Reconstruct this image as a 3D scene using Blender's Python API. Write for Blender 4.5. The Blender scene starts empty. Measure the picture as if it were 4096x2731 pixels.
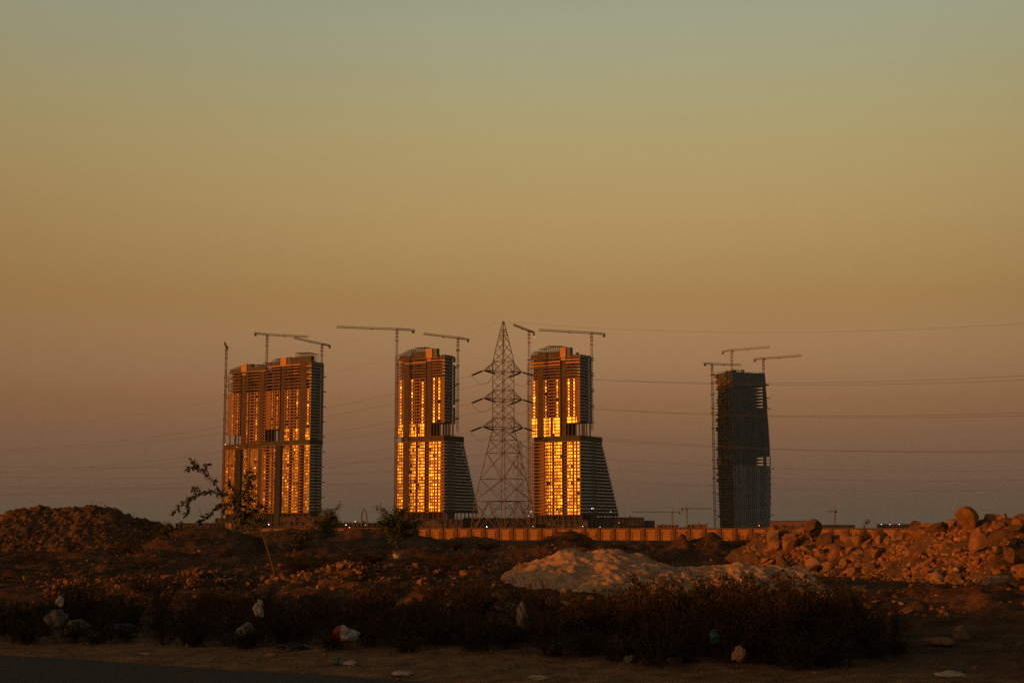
import bpy, bmesh, math, random
import numpy as np
from mathutils import Vector, Matrix, noise as mnoise
rnd = random.Random(7)
sc = bpy.context.scene
COL = sc.collection
R = math.radians

# ------------------------------------------------------------------ camera model (photo 4096 x 2731, 50 mm lens)
F = 50 / 36 * 4096
EYE = 1.75
HOR = 2110.0
PITCH = math.atan((HOR - 1365.5) / F)
CP, SP = math.cos(PITCH), math.sin(PITCH)
def ray(px, py):
    u = (px - 2048) / F; v = (1365.5 - py) / F
    return Vector((u, CP - v * SP, SP + v * CP))
def W(px, py, Y):
    d = ray(px, py); return Vector((0, 0, EYE)) + d * (Y / d.y)
def onplane(px, py, z):
    d = ray(px, py); t = (z - EYE) / d.z
    return Vector((0, 0, EYE)) + d * t
def kx(px, py=1750):
    d = ray(px, py); return d.x / d.y
def zpx(py, Y): return W(2048, py, Y).z

SUN_AZ = -115.0      # degrees from +Y towards +X
SUN_EL = 3.2
SUN_DIR = Vector((math.sin(R(SUN_AZ)) * math.cos(R(SUN_EL)), math.cos(R(SUN_AZ)) * math.cos(R(SUN_EL)), math.sin(R(SUN_EL))))

# ------------------------------------------------------------------ helpers
class MB:
    def __init__(s): s.v = []; s.f = []
    def add(s, vs, fs):
        b = len(s.v); s.v.extend([tuple(p) for p in vs]); s.f.extend([tuple(b + i for i in f) for f in fs])
    def box(s, x0, x1, y0, y1, z0, z1):
        if x0 > x1: x0, x1 = x1, x0
        s.add([(x0,y0,z0),(x1,y0,z0),(x1,y1,z0),(x0,y1,z0),(x0,y0,z1),(x1,y0,z1),(x1,y1,z1),(x0,y1,z1)],
              [(0,3,2,1),(4,5,6,7),(0,1,5,4),(1,2,6,5),(2,3,7,6),(3,0,4,7)])
    def tube(s, p, q, r, n=4, r2=None, cap=True):
        p = Vector(p); q = Vector(q); d = q - p
        if d.length < 1e-6: return
        d.normalize(); a = d.orthogonal().normalized(); b = d.cross(a)
        r2 = r if r2 is None else r2
        vs = []
        for c, rr in ((p, r), (q, r2)):
            for i in range(n):
                t = 2 * math.pi * (i + .5) / n
                vs.append(c + a * (rr * math.cos(t)) + b * (rr * math.sin(t)))
        fs = [(i, (i + 1) % n, n + (i + 1) % n, n + i) for i in range(n)]
        if cap: fs += [tuple(range(n - 1, -1, -1)), tuple(range(n, 2 * n))]
        s.add(vs, fs)
    def path(s, pts, rad, n=5):
        pts = [Vector(p) for p in pts]; m = len(pts)
        base = len(s.v); prev = None
        for i, p in enumerate(pts):
            d = (pts[min(i + 1, m - 1)] - pts[max(i - 1, 0)]).normalized()
            a = d.orthogonal().normalized() if prev is None else (prev - d * prev.dot(d)).normalized()
            prev = a; b = d.cross(a)
            r = rad[i] if isinstance(rad, (list, tuple)) else rad
            for k in range(n):
                t = 2 * math.pi * k / n
                s.v.append(tuple(p + a * (r * math.cos(t)) + b * (r * math.sin(t))))
        for i in range(m - 1):
            for k in range(n):
                s.f.append((base + i*n + k, base + i*n + (k+1) % n, base + (i+1)*n + (k+1) % n, base + (i+1)*n + k))
        s.f.append(tuple(base + k for k in range(n - 1, -1, -1))); s.f.append(tuple(base + (m-1)*n + k for k in range(n)))
    def leaf(s, p, d, nrm, L, w):
        d = d.normalized(); side = d.cross(nrm)
        if side.length < 1e-4: side = d.orthogonal()
        side.normalize(); up = side.cross(d)
        a = p; m1 = p + d * L * .45 + up * L * .08
        tip = p + d * L
        s.add([a, m1 + side * w * .5 - up * w * .12, tip, m1 - side * w * .5 - up * w * .12, m1 + up * 0], [(0, 1, 4), (1, 2, 4), (2, 3, 4), (3, 0, 4)])
    def mesh(s, name):
        me = bpy.data.meshes.new(name); me.from_pydata(s.v, [], s.f); me.update(); return me
    def build(s, name, mat, parent=None, smooth=False):
        me = s.mesh(name)
        if smooth: me.polygons.foreach_set('use_smooth', [True] * len(me.polygons))
        return link(name, me, mat, parent)
def link(name, me, mat=None, parent=None):
    o = bpy.data.objects.new(name, me); COL.objects.link(o)
    if mat is not None and not me.materials: me.materials.append(mat)
    if parent is not None: o.parent = parent
    return o
def tag(o, label, cat, group=None, kind=None):
    if label: o['label'] = label
    if cat: o['category'] = cat
    if group: o['group'] = group
    if kind: o['kind'] = kind
    return o
def thing(name, label, cat, loc=(0,0,0), rz=0, group=None):
    o = bpy.data.objects.new(name, None); COL.objects.link(o)
    o.empty_display_size = .1; o.location = loc; o.rotation_euler = (0, 0, rz)
    return tag(o, label, cat, group)
def dup(root, loc=None, rot=None, scale=None):
    r = root.copy(); COL.objects.link(r)
    if loc is not None: r.location = loc
    if rot is not None: r.rotation_euler = rot
    if scale is not None: r.scale = scale
    for ch in list(root.children):
        c = ch.copy(); COL.objects.link(c); c.parent = r
        for g in list(ch.children):
            d = g.copy(); COL.objects.link(d); d.parent = c
    return r

# ------------------------------------------------------------------ materials
def M(name, col, rough=.85, var=.25, scale=1.0, bump=0, bscale=None, spec=.3, col2=None, island=0, trans=0):
    m = bpy.data.materials.new(name); m.use_nodes = True
    nt = m.node_tree; p = nt.nodes['Principled BSDF']
    p.inputs['Roughness'].default_value = rough
    p.inputs['Specular IOR Level'].default_value = spec
    tc = nt.nodes.new('ShaderNodeTexCoord')
    n = nt.nodes.new('ShaderNodeTexNoise'); n.inputs['Scale'].default_value = scale; n.inputs['Detail'].default_value = 6
    n.inputs['Roughness'].default_value = .62
    nt.links.new(tc.outputs['Object'], n.inputs['Vector'])
    cr = nt.nodes.new('ShaderNodeValToRGB')
    a = col; b = col2 if col2 else tuple(min(1, c * (1 + var)) for c in col)
    if not col2: a = tuple(c * (1 - var) for c in col)
    cr.color_ramp.elements[0].position = .32; cr.color_ramp.elements[1].position = .68
    cr.color_ramp.elements[0].color = (*a, 1); cr.color_ramp.elements[1].color = (*b, 1)
    nt.links.new(n.outputs[0], cr.inputs[0])
    out = cr.outputs[0]
    if island:
        g = nt.nodes.new('ShaderNodeNewGeometry'); mp = nt.nodes.new('ShaderNodeMapRange')
        mp.inputs['To Min'].default_value = 1 - island; mp.inputs['To Max'].default_value = 1 + island
        nt.links.new(g.outputs['Random Per Island'], mp.inputs['Value'])
        vm = nt.nodes.new('ShaderNodeVectorMath'); vm.operation = 'SCALE'
        nt.links.new(out, vm.inputs[0]); nt.links.new(mp.outputs[0], vm.inputs['Scale']); out = vm.outputs[0]
    nt.links.new(out, p.inputs['Base Color'])
    if bump:
        n2 = nt.nodes.new('ShaderNodeTexNoise'); n2.inputs['Scale'].default_value = bscale or scale * 4; n2.inputs['Detail'].default_value = 8
        n2.inputs['Roughness'].default_value = .65
        nt.links.new(tc.outputs['Object'], n2.inputs['Vector'])
        bp = nt.nodes.new('ShaderNodeBump'); bp.inputs['Strength'].default_value = 1; bp.inputs['Distance'].default_value = bump
        nt.links.new(n2.outputs[0], bp.inputs['Height']); nt.links.new(bp.outputs[0], p.inputs['Normal'])
    if trans:
        p.inputs['Transmission Weight'].default_value = trans
    return m
def emit(name, col, k):
    m = bpy.data.materials.new(name); m.use_nodes = True
    p = m.node_tree.nodes['Principled BSDF']
    p.inputs['Base Color'].default_value = (*col, 1)
    p.inputs['Emission Color'].default_value = (*col, 1); p.inputs['Emission Strength'].default_value = k
    return m
def glassmat():
    m = bpy.data.materials.new('window_glass'); m.use_nodes = True
    nt = m.node_tree; p = nt.nodes['Principled BSDF']
    p.inputs['Base Color'].default_value = (.03, .022, .015, 1)
    p.inputs['IOR'].default_value = 1.46
    g = nt.nodes.new('ShaderNodeNewGeometry'); mp = nt.nodes.new('ShaderNodeMapRange')
    mp.inputs['To Min'].default_value = .18; mp.inputs['To Max'].default_value = .26
    nt.links.new(g.outputs['Random Per Island'], mp.inputs['Value'])
    nt.links.new(mp.outputs[0], p.inputs['Roughness'])
    p.inputs['Specular IOR Level'].default_value = .5
    return m
DIRT = (.115, .068, .036)
mt = dict(
    glass=glassmat(),
    plaster=M('facade_plaster', (.20, .105, .045), .8, .18, .15),
    slab=M('slab_concrete', (.27, .17, .10), .85, .2, .2),
    slabside=M('pale_slab_edge', (.70, .72, .74), .85, .15, .2),  # flank slab edges: reflected sky light put into a paler, bluish colour
    raw=M('raw_concrete', (.07, .047, .033), .9, .22, .12),
    core=M('unlit_concrete', (.03, .026, .023), .95, .2, .2),  # near black: the shade of deep, unlit rooms put into the colour
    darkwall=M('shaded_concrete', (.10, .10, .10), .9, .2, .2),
    netting=M('green_debris_net', (.045, .05, .03), .9, .2, .3),
    greypanel=M('grey_facade_panel', (.17, .22, .27), .9, .3, .15),
    darknet=M('dark_facade_net', (.085, .115, .15), .9, .3, .15),
    steel=M('scaffold_steel', (.042, .036, .031), .7, .3, .5),
    wood=M('orange_formwork', (.42, .24, .12), .8, .15, .5),
    bluebox=M('grey_formwork', (.10, .11, .115), .8, .15, .5),
    mast=M('crane_steel', (.15, .105, .075), .6, .2, .6),
    mastred=M('red_crane_steel', (.15, .065, .042), .6, .2, .6),
    mastgrey=M('grey_crane_steel', (.11, .10, .09), .6, .2, .6),
    mastyel=M('yellow_crane_steel', (.22, .20, .09), .6, .2, .6),
    cweight=M('counterweight_concrete', (.07, .06, .055), .85, .2, .6),
    galv=M('weathered_galvanised_steel', (.105, .08, .055), .55, .25, .8),
    insul=M('dark_insulator', (.012, .008, .007), .4, .2, 3),
    wire=M('conductor_wire', (.018, .015, .013), .6, .1, 1),
    wallp=M('orange_render_wall', (.29, .15, .05), .85, .15, .6, .004, 8),
    wallpier=M('wall_pier_render', (.13, .066, .025), .85, .15, .6, .004, 8),
    asphalt=M('asphalt', (.0125, .0128, .0145), .85, .3, 1.2, .006, 90),
    white=M('white_plastic', (.29, .285, .28), .45, .12, 6),
    grey=M('grey_plastic', (.085, .083, .077), .5, .25, 6),
    redp=M('red_plastic', (.16, .012, .01), .45, .2, 6),
    blackp=M('black_plastic', (.012, .012, .012), .4, .2, 6),
    teal=M('teal_plastic', (.01, .075, .062), .5, .2, 6),
    bluep=M('blue_plastic', (.018, .055, .11), .5, .2, 6),
    card=M('brown_card', (.2, .135, .085), .85, .15, 6),
    yellowp=M('yellow_cap', (.55, .30, .03), .5, .1, 6),
    bark=M('bark', (.10, .065, .035), .9, .25, 6, .004, 40),
    twig=M('dry_twigs', (.035, .023, .014), .9, .3, 4, island=.35),
    scrub=M('dry_scrub_leaves', (.018, .013, .007), .85, .3, 3, island=.5, col2=(.036, .021, .010)),
    scrubg=M('dull_green_scrub_leaves', (.013, .017, .009), .85, .3, 3, island=.5),
    leaf=M('green_leaves', (.045, .06, .018), .6, .3, 3, island=.45),
    leaf2=M('olive_leaves', (.06, .062, .022), .7, .3, 3, island=.45),
    hedge=M('far_foliage', (.035, .034, .022), .9, .3, .1),
    sand=M('pale_sand', (.37, .25, .155), .95, .14, 1.6, .03, 14),
    rock=M('limestone', (.185, .098, .047), .9, .35, 2.2, .012, 14),
    rockdark=M('dark_limestone', (.085, .055, .034), .9, .3, 2.2, .012, 14),
    rockpale=M('pale_limestone', (.20, .135, .08), .9, .2, 2.2, .012, 14),
    mound=M('mound_earth', (.085, .05, .027), .95, .4, .6, .05, 5),
    lowwall=M('low_building_render', (.12, .08, .06), .9, .2, .1),
    lowdark=M('low_building_concrete', (.07, .055, .048), .9, .25, .1),
    pinkwall=M('warehouse_wall', (.21, .115, .08), .9, .1, .05),
    roofmetal=M('warehouse_roof', (.10, .10, .105), .6, .1, .05),
    lampw=emit('white_lamp', (1, .95, .85), 4.5),
    lampy=emit('amber_lamp', (1, .5, .1), 4),
    lampr=emit('red_lamp', (1, .06, .04), 2.5),
)
# ground material: dirt of several browns, paler where wind-blown sand lies
def groundmat():
    m = bpy.data.materials.new('ground_dirt'); m.use_nodes = True
    nt = m.node_tree; p = nt.nodes['Principled BSDF']; p.inputs['Roughness'].default_value = .95; p.inputs['Specular IOR Level'].default_value = .1
    tc = nt.nodes.new('ShaderNodeTexCoord')
    def nz(s, d=7, r=.6):
        n = nt.nodes.new('ShaderNodeTexNoise'); n.inputs['Scale'].default_value = s; n.inputs['Detail'].default_value = d; n.inputs['Roughness'].default_value = r
        nt.links.new(tc.outputs['Object'], n.inputs['Vector']); return n
    a = nz(.3); b = nz(2.6); c = nz(14)
    r1 = nt.nodes.new('ShaderNodeValToRGB'); e = r1.color_ramp.elements
    e[0].position = .33; e[0].color = (.03, .020, .012, 1); e[1].position = .66; e[1].color = (.135, .074, .036, 1)
    nt.links.new(a.outputs[0], r1.inputs[0])
    r2 = nt.nodes.new('ShaderNodeValToRGB'); e = r2.color_ramp.elements
    e[0].position = .3; e[0].color = (.45, .42, .40, 1); e[1].position = .72; e[1].color = (1.5, 1.45, 1.4, 1)
    nt.links.new(b.outputs[0], r2.inputs[0])
    sp = nt.nodes.new('ShaderNodeSeparateXYZ'); nt.links.new(tc.outputs['Object'], sp.inputs[0])
    m1_ = nt.nodes.new('ShaderNodeMath'); m1_.operation = 'MULTIPLY_ADD'; m1_.inputs[1].default_value = .57; nt.links.new(sp.outputs['X'], m1_.inputs[0]); nt.links.new(sp.outputs['Y'], m1_.inputs[2])
    rr = nt.nodes.new('ShaderNodeMapRange'); rr.inputs['From Min'].default_value = 18.6; rr.inputs['From Max'].default_value = 21.0; rr.inputs['To Min'].default_value = 1; rr.inputs['To Max'].default_value = 0
    nt.links.new(m1_.outputs[0], rr.inputs['Value'])
    ms_ = nt.nodes.new('ShaderNodeMix'); ms_.data_type = 'RGBA'; ms_.inputs['B'].default_value = (.185, .118, .063, 1)
    nt.links.new(rr.outputs[0], ms_.inputs['Factor']); nt.links.new(r1.outputs[0], ms_.inputs['A'])
    mx = nt.nodes.new('ShaderNodeMix'); mx.data_type = 'RGBA'; mx.blend_type = 'MULTIPLY'; mx.inputs['Factor'].default_value = 1
    nt.links.new(ms_.outputs['Result'], mx.inputs['A']); nt.links.new(r2.outputs[0], mx.inputs['B'])
    nt.links.new(mx.outputs['Result'], p.inputs['Base Color'])
    bp = nt.nodes.new('ShaderNodeBump'); bp.inputs['Distance'].default_value = .05; bp.inputs['Strength'].default_value = 1
    ad = nt.nodes.new('ShaderNodeMath'); ad.operation = 'ADD'
    nt.links.new(b.outputs[0], ad.inputs[0]); nt.links.new(c.outputs[0], ad.inputs[1]); nt.links.new(ad.outputs[0], bp.inputs['Height'])
    nt.links.new(bp.outputs[0], p.inputs['Normal'])
    return m
mt['ground'] = groundmat()

# ------------------------------------------------------------------ noise for terrain (numpy)
def hsh(i, j, seed):
    n = (i.astype(np.int64) * 374761393 + j.astype(np.int64) * 668265263 + seed * 974711) & 0x7fffffff
    n = ((n ^ (n >> 13)) * 1274126177) & 0x7fffffff
    return ((n ^ (n >> 16)) & 0xffff) / 65535.0
def vnoise(x, y, seed=0):
    xi = np.floor(x); yi = np.floor(y); fx = x - xi; fy = y - yi
    fx = fx * fx * fx * (fx * (fx * 6 - 15) + 10); fy = fy * fy * fy * (fy * (fy * 6 - 15) + 10)
    xi = xi.astype(np.int64); yi = yi.astype(np.int64)
    a = hsh(xi, yi, seed); b = hsh(xi + 1, yi, seed); c = hsh(xi, yi + 1, seed); d = hsh(xi + 1, yi + 1, seed)
    return (a * (1 - fx) + b * fx) * (1 - fy) + (c * (1 - fx) + d * fx) * fy
def fbm(x, y, sc_, octv=4, seed=0, gain=.5):
    s = 0; a = 1; t = 0
    for o in range(octv):
        ca, sa = math.cos(o * .7), math.sin(o * .7)
        k = 2 ** o / sc_
        s = s + a * (vnoise((x * ca - y * sa) * k + 17.3 * o, (x * sa + y * ca) * k + 5.1 * o, seed + o) - .5); t += a; a *= gain
    return s / t * 2
def billow(x, y, sc_, octv=3, seed=0):
    s = 0; a = 1; t = 0
    for o in range(octv):
        k = 2 ** o / sc_
        s = s + a * (1 - np.abs(2 * vnoise(x * k + 9.7 * o, y * k - 3.3 * o, seed + o) - 1)); t += a; a *= .5
    return s / t
def sstep(a, b, x):
    t = np.clip((x - a) / (b - a), 0, 1); return t * t * (3 - 2 * t)

# ------------------------------------------------------------------ terrain
ROADN = Vector((.495, .869)); ROADO = Vector((0, 16.2))
def sroad(x, y): return ROADN.x * x + ROADN.y * (y - ROADO.y)
class Ridge:
    """mound whose crest follows a line of photo points at depth D (or per-point depth), with its own front and back run-out"""
    def __init__(s, pts, D, front, back, pw=1.0):
        P = []
        for p in pts:
            d = p[2] if len(p) > 2 else D
            P.append(W(p[0], p[1], d))
        s.x = np.array([p.x for p in P]); s.y = np.array([p.y for p in P]); s.z = np.array([p.z for p in P])
        s.front, s.back, s.pw = front, back, pw
    def prof(s, x, y):
        yc = np.interp(x, s.x, s.y); zc = np.interp(x, s.x, s.z, left=-3, right=-3)
        d = y - yc; t = np.where(d < 0, -d / s.front, d / s.back)
        k = np.clip(1 - t, 0, 1)
        return zc, k ** s.pw * (1.0 - .25 * (1 - k) * k)
    def h(s, x, y, base):
        zc, k = s.prof(x, y)
        return base + np.maximum(zc - base, 0) * k
T_RIDGES = [
    Ridge([(-300,2340),(0,2330),(100,2345),(250,2340),(350,2330),(450,2325),(600,2320),(690,2310),(760,2298),(880,2305),(1000,2320),(1100,2330),(1180,2300),(1280,2272),(1400,2255),(1480,2262),(1560,2290),(1650,2285),(1720,2295),(1800,2310),(1900,2330),(2050,2350)], 36, 5.5, 5),
    Ridge([(560,2190),(640,2150),(700,2125),(760,2112),(830,2107),(900,2110),(960,2125),(1050,2160)], 105, 9, 9),
    Ridge([(2120,2190),(2170,2150),(2200,2138),(2240,2122),(2280,2118),(2330,2132),(2380,2160),(2420,2185)], 150, 8, 8),
    Ridge([(2560,2270),(2620,2235),(2680,2180),(2735,2138),(2752,2160),(2790,2150),(2850,2132),(2880,2142),(2905,2170),(2960,2185),(3020,2200)], 78, 5, 6),
    Ridge([(900,2150),(950,2134),(1050,2124),(1150,2115),(1250,2110),(1350,2121),(1450,2110),(1520,2112),(1600,2121),(1700,2146),(1800,2155),(1900,2144),(2000,2158)], 140, 10, 10),
    Ridge([(-400,2250),(-100,2235),(150,2225),(350,2215),(520,2230),(640,2200),(720,2215),(900,2240),(1000,2235)], 66, 6, 6),
    Ridge([(1000,2240),(1150,2215),(1300,2190),(1420,2205),(1560,2212),(1700,2190),(1850,2205),(2000,2215),(2150,2185),(2300,2170),(2450,2180),(2600,2200)], 74, 6, 6),
    Ridge([(2050,2190),(2200,2172),(2350,2160),(2450,2172),(2600,2165),(2750,2180),(3000,2170)], 110, 7, 7),
]
def base_h(x, y):
    s = sroad(x, y)
    z = -.05 - .68 * sstep(45, 260, y)
    # road bed and verge
    z = np.where(s < 0.6, -.07 + .09 * sstep(-.55, .35, s + .25 * fbm(x, y, 1.5, 3, 3)), z)
    vz = .03 + .10 * sstep(.6, 3, s) * (fbm(x, y, 2.2, 3, 4) * .6 + .4)
    z = np.where((s >= .6), np.where(y < 45, vz, z + vz * (1 - sstep(45, 60, y))), z)
    z = z + .03 * fbm(x, y, .35, 3, 21) * sstep(-.1, .5, s) * (1 - sstep(60, 90, y))
    return z
def terrain(x, y):
    x = np.asarray(x, float); y = np.asarray(y, float)
    s = sroad(x, y)
    z = base_h(x, y)
    mid = sstep(6, 12, s) * (1 - sstep(225, 268, y))
    z = z + mid * (.42 * fbm(x, y, 11, 3, 31) + .34 * (billow(x, y, 3.4, 3, 41) - .55))
    for r in T_RIDGES: z = np.maximum(z, r.h(x, y, z))
    z = z + mid * (.30 * (billow(x, y, 1.25, 3, 51) - .5) + .11 * fbm(x, y, .42, 2, 61))
    # right-hand slope that climbs towards the rubble
    z = z + .35 * sstep(2, 12, x) * sstep(3, 14, s) * (1 - sstep(25, 36, y))
    hm_ = sstep(5, 9, x) * sstep(30, 36, y) * (1 - sstep(60, 75, y)); z = z * (1 - .8 * hm_) - .12 * hm_
    # unseen earth bank behind the viewer, added to shade the foreground
    z = z + (3.0 + .5 * fbm(x, y, 7, 3, 71)) * sstep(-24, -29, s) * (1 - sstep(-40, -50, s))
    z = np.where(y > 300, -1.0, z)
    return z
def tz(x, y): return float(terrain(np.array([x]), np.array([y]))[0])

def grid_mesh(name, X, Y, Z, mat, smooth=True):
    n, m = X.shape
    me = bpy.data.meshes.new(name)
    me.vertices.add(n * m); me.vertices.foreach_set('co', np.stack([X, Y, Z], -1).astype(np.float32).ravel())
    idx = np.arange(n * m).reshape(n, m)
    q = np.stack([idx[:-1, :-1], idx[:-1, 1:], idx[1:, 1:], idx[1:, :-1]], -1).reshape(-1, 4)
    me.loops.add(q.size); me.polygons.add(len(q))
    me.loops.foreach_set('vertex_index', q.ravel().astype(np.int32))
    me.polygons.foreach_set('loop_start', np.arange(0, q.size, 4, dtype=np.int32))
    me.polygons.foreach_set('use_smooth', np.full(len(q), smooth))
    me.update(calc_edges=True); me.validate()
    me.materials.append(mat)
    return me
yr = np.concatenate([np.linspace(-70, 8, 40), np.linspace(8.4, 14, 15), np.geomspace(14.1, 110, 430), np.geomspace(110.5, 300, 120), np.geomspace(305, 9000, 30)])
uu = np.linspace(-1, 1, 760); uu = np.sign(uu) * (np.abs(uu) * .62 + .38 * np.abs(uu) ** 5)
wd = np.maximum(70, np.abs(yr) * .95 + 22)
wd = np.where((yr > 8) & (yr < 300), 14 + yr * .85, wd); wd = np.where(yr <= 8, 90, wd); wd = np.where(yr >= 300, yr * 1.3, wd)
wd = np.maximum.accumulate(wd[::-1])[::-1] if False else wd
YY = np.repeat(yr[:, None], len(uu), 1); XX = uu[None, :] * wd[:, None]
ground = link('ground', grid_mesh('ground', XX, YY, terrain(XX, YY), mt['ground'])); ground['kind'] = 'structure'

# road: asphalt sheet with a worn edge
rd = MB()
dvec = Vector((.869, -.495))
xs = np.linspace(-120, 60, 240)
rv = []; nrow = 2
for t in xs:
    e = .10 * math.sin(t * 1.7) + .07 * math.sin(t * 4.1 + 1) + .04 * math.sin(t * 11.3)
    p0 = Vector((0, 16.2)) + dvec * t + ROADN * (-.05 + e * .6); p1 = Vector((0, 16.2)) + dvec * t - ROADN * 23.5
    rv.append((p0.x, p0.y, .0)); rv.append((p1.x, p1.y, .0))
rd.add(rv, [(2*i, 2*i+1, 2*i+3, 2*i+2) for i in range(len(xs) - 1)])
road = rd.build('road', mt['asphalt']); road['kind'] = 'structure'

# ------------------------------------------------------------------ mounds that are things of their own
def patch(name, ridge, x0, x1, y0, y1, res, mat, rough, label, cat, sink=.05, rs=1.0):
    nx = int((x1 - x0) / res); ny = int((y1 - y0) / res)
    X, Y = np.meshgrid(np.linspace(x0, x1, nx), np.linspace(y0, y1, ny))
    base = terrain(X, Y) - .25
    zc, k = ridge.prof(X, Y)
    H = np.maximum(zc - base, 0) * k
    H = H + sstep(0, .4, H) * rough * (.55 * (billow(X, Y, 1.6 * rs, 3, 81) - .5) + .5 * fbm(X, Y, .8 * rs, 3, 91) + .35 * (billow(X, Y, .45 * rs, 2, 101) - .5))
    Z = base + H
    o = link(name, grid_mesh(name, X, Y, Z, mat)); tag(o, label, cat)
    return o
left_r = Ridge([(-700,2200),(-420,2140),(-250,2100),(-100,2080),(0,2062),(40,2047),(100,2032),(170,2025),(230,2037),(300,2032),(370,2020),(420,2027),(480,2042),(520,2060),(560,2077),(620,2092),(680,2103),(720,2120),(780,2150),(830,2190)], 120, 8.5, 9)
pl = W(-700, 2200, 120); pr = W(860, 2190, 120)
patch('earth_mound', left_r, pl.x, pr.x, 110, 130, .1, mt['mound'], .5, 'large brown heap of dug earth rising at the left edge of the plot', 'earth mound', rs=.55)
sand_r = Ridge([(1960,2352),(1990,2335),(2010,2305),(2060,2275),(2130,2244),(2200,2217),(2250,2202),(2290,2199),(2330,2206),(2380,2204),(2420,2199),(2480,2206),(2540,2213),(2590,2224),(2640,2242),(2700,2262),(2800,2267),(2890,2266),(2920,2256),(2960,2251),(3000,2256),(3050,2264),(3150,2266),(3215,2274),(3245,2300),(3270,2335)], 40, 5.2, 3.5, .9)
pl = W(1950, 2300, 40); pr = W(3340, 2300, 40)
patch('sand_pile', sand_r, pl.x, pr.x, 34, 44,   .035, mt['sand'], .17, 'long pile of pale whitish sand with a flat tail behind the scrub', 'sand pile', rs=.45)
def mound_z(X, Y):
    base = terrain(X, Y) - .25; zc, k = left_r.prof(X, Y); return base + np.maximum(zc - base, 0) * k
heap_pts = [(2960,2200,66),(3000,2170,66),(3060,2135,65),(3150,2122,64),(3250,2125,62),(3330,2150,60),(3450,2155,58),(3560,2150,56),(3640,2125,55),(3700,2100,54),(3780,2095,53),(3850,2092,52),(3960,2090,51),(4096,2080,50),(4300,2075,49),(4600,2110,48),(4700,2200,48)]
heap_r = Ridge(heap_pts, 50, 8.5, 8)
pl = W(2950, 2200, 66); pr = W(4720, 2200, 48)
patch('rubble_heap', heap_r, pl.x, pr.x, 38, 74, .1, mt['mound'], .5, 'high heap of excavated earth under broken boulders at the right edge', 'rubble heap')
def heap_z(x, y):
    X = np.array([x]); Y = np.array([y]); base = terrain(X, Y) - .25
    zc, k = heap_r.prof(X, Y); return float((base + np.maximum(zc - base, 0) * k)[0])

# ------------------------------------------------------------------ rocks
def rock_mesh(name, seed, mat, flat=1.0, sub=3):
    r = random.Random(seed); bm = bmesh.new(); bmesh.ops.create_icosphere(bm, subdivisions=sub, radius=1)
    pl = []
    for i in range(12):
        n = Vector((r.gauss(0,1), r.gauss(0,1), r.gauss(0,1))).normalized(); pl.append((n, r.uniform(.4, .78)))
    off = Vector((r.uniform(-50,50), r.uniform(-50,50), 0))
    for v in bm.verts:
        p = v.co.copy()
        for n, d in pl:
            e = p.dot(n) - d
            if e > 0: p -= n * e
        p += v.co.normalized() * (mnoise.noise(p * 2.1 + off) * .06 + mnoise.noise(p * 6 + off) * .035)
        p.z *= flat; v.co = p
    me = bpy.data.meshes.new(name); bm.to_mesh(me); bm.free(); me.materials.append(mat)
    return me
ROCKS = [rock_mesh('boulder', 100 + i, (mt['rockpale'], mt['rock'], mt['rockdark'], mt['rock'], mt['rock'])[i % 5], 1.0) for i in range(12)]
placed = []
BG = 'boulders lying in the rubble heap'
def boulder(x, y, z, sx, sy, sz, me, rot, label, group=None, name='boulder'):
    o = bpy.data.objects.new(name, me); COL.objects.link(o)
    o.location = (x, y, z); o.scale = (sx, sy, sz); o.rotation_euler = rot
    return tag(o, label, 'boulder', group)
def special(px, py, Y, wpx, hpx, k, rot, label, dy=.9):
    p = W(px, py, Y); s = F / Y
    placed.append((p.x, p.y, max(wpx, hpx) / s * .5))
    boulder(p.x, p.y, p.z, wpx / s * .62, max(wpx, hpx) / s * .5 * dy, hpx / s * .62, ROCKS[k], rot, label)
special(3862, 2062, 51, 104, 100, 1, (0, .1, .4), 'tallest squarish boulder standing on top of the rubble heap')
special(3972, 2080, 51.4, 132, 74, 3, (0, .22, .2), 'long low boulder leaning on the tallest boulder of the heap')
special(4082, 2092, 50, 70, 92, 4, (.1, 0, 1), 'upright boulder at the top right edge of the heap')
special(3962, 2332, 43.6, 140, 66, 5, (0, -.5, .3), 'long slab of rock tilted at the foot of the heap')
special(3915, 2170, 47.5, 90, 108, 6, (0, .5, .8), 'large leaning boulder below the long low boulder')
special(3248, 2117, 61, 92, 68, 2, (0, .1, 1.7), 'rounded brown boulder topping the low end of the heap')
special(3300, 2158, 59.6, 88, 70, 7, (.1, .2, .5), 'broad grey brown boulder below the rounded brown boulder')
special(3340, 2222, 58, 70, 76, 8, (.2, .1, .2), 'steep faced boulder lit orange on its left at the middle of the heap')
special(3505, 2215, 55, 78, 58, 9, (.2, .1, 1.2), 'blocky boulder with a flat lit top near the heap centre')
special(3090, 2150, 63.4, 66, 90, 10, (.1, .1, .3), 'tall boulder at the left end of the heap before the wall')
special(4040, 2215, 46.5, 84, 56, 11, (.1, .7, .3), 'tilted slab shaped boulder near the right edge of the heap')
special(4080, 2290, 44.5, 66, 90, 4, (.2, .1, .3), 'dark sided boulder at the right edge low on the heap')
tries = 0; nb = 0
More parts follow.
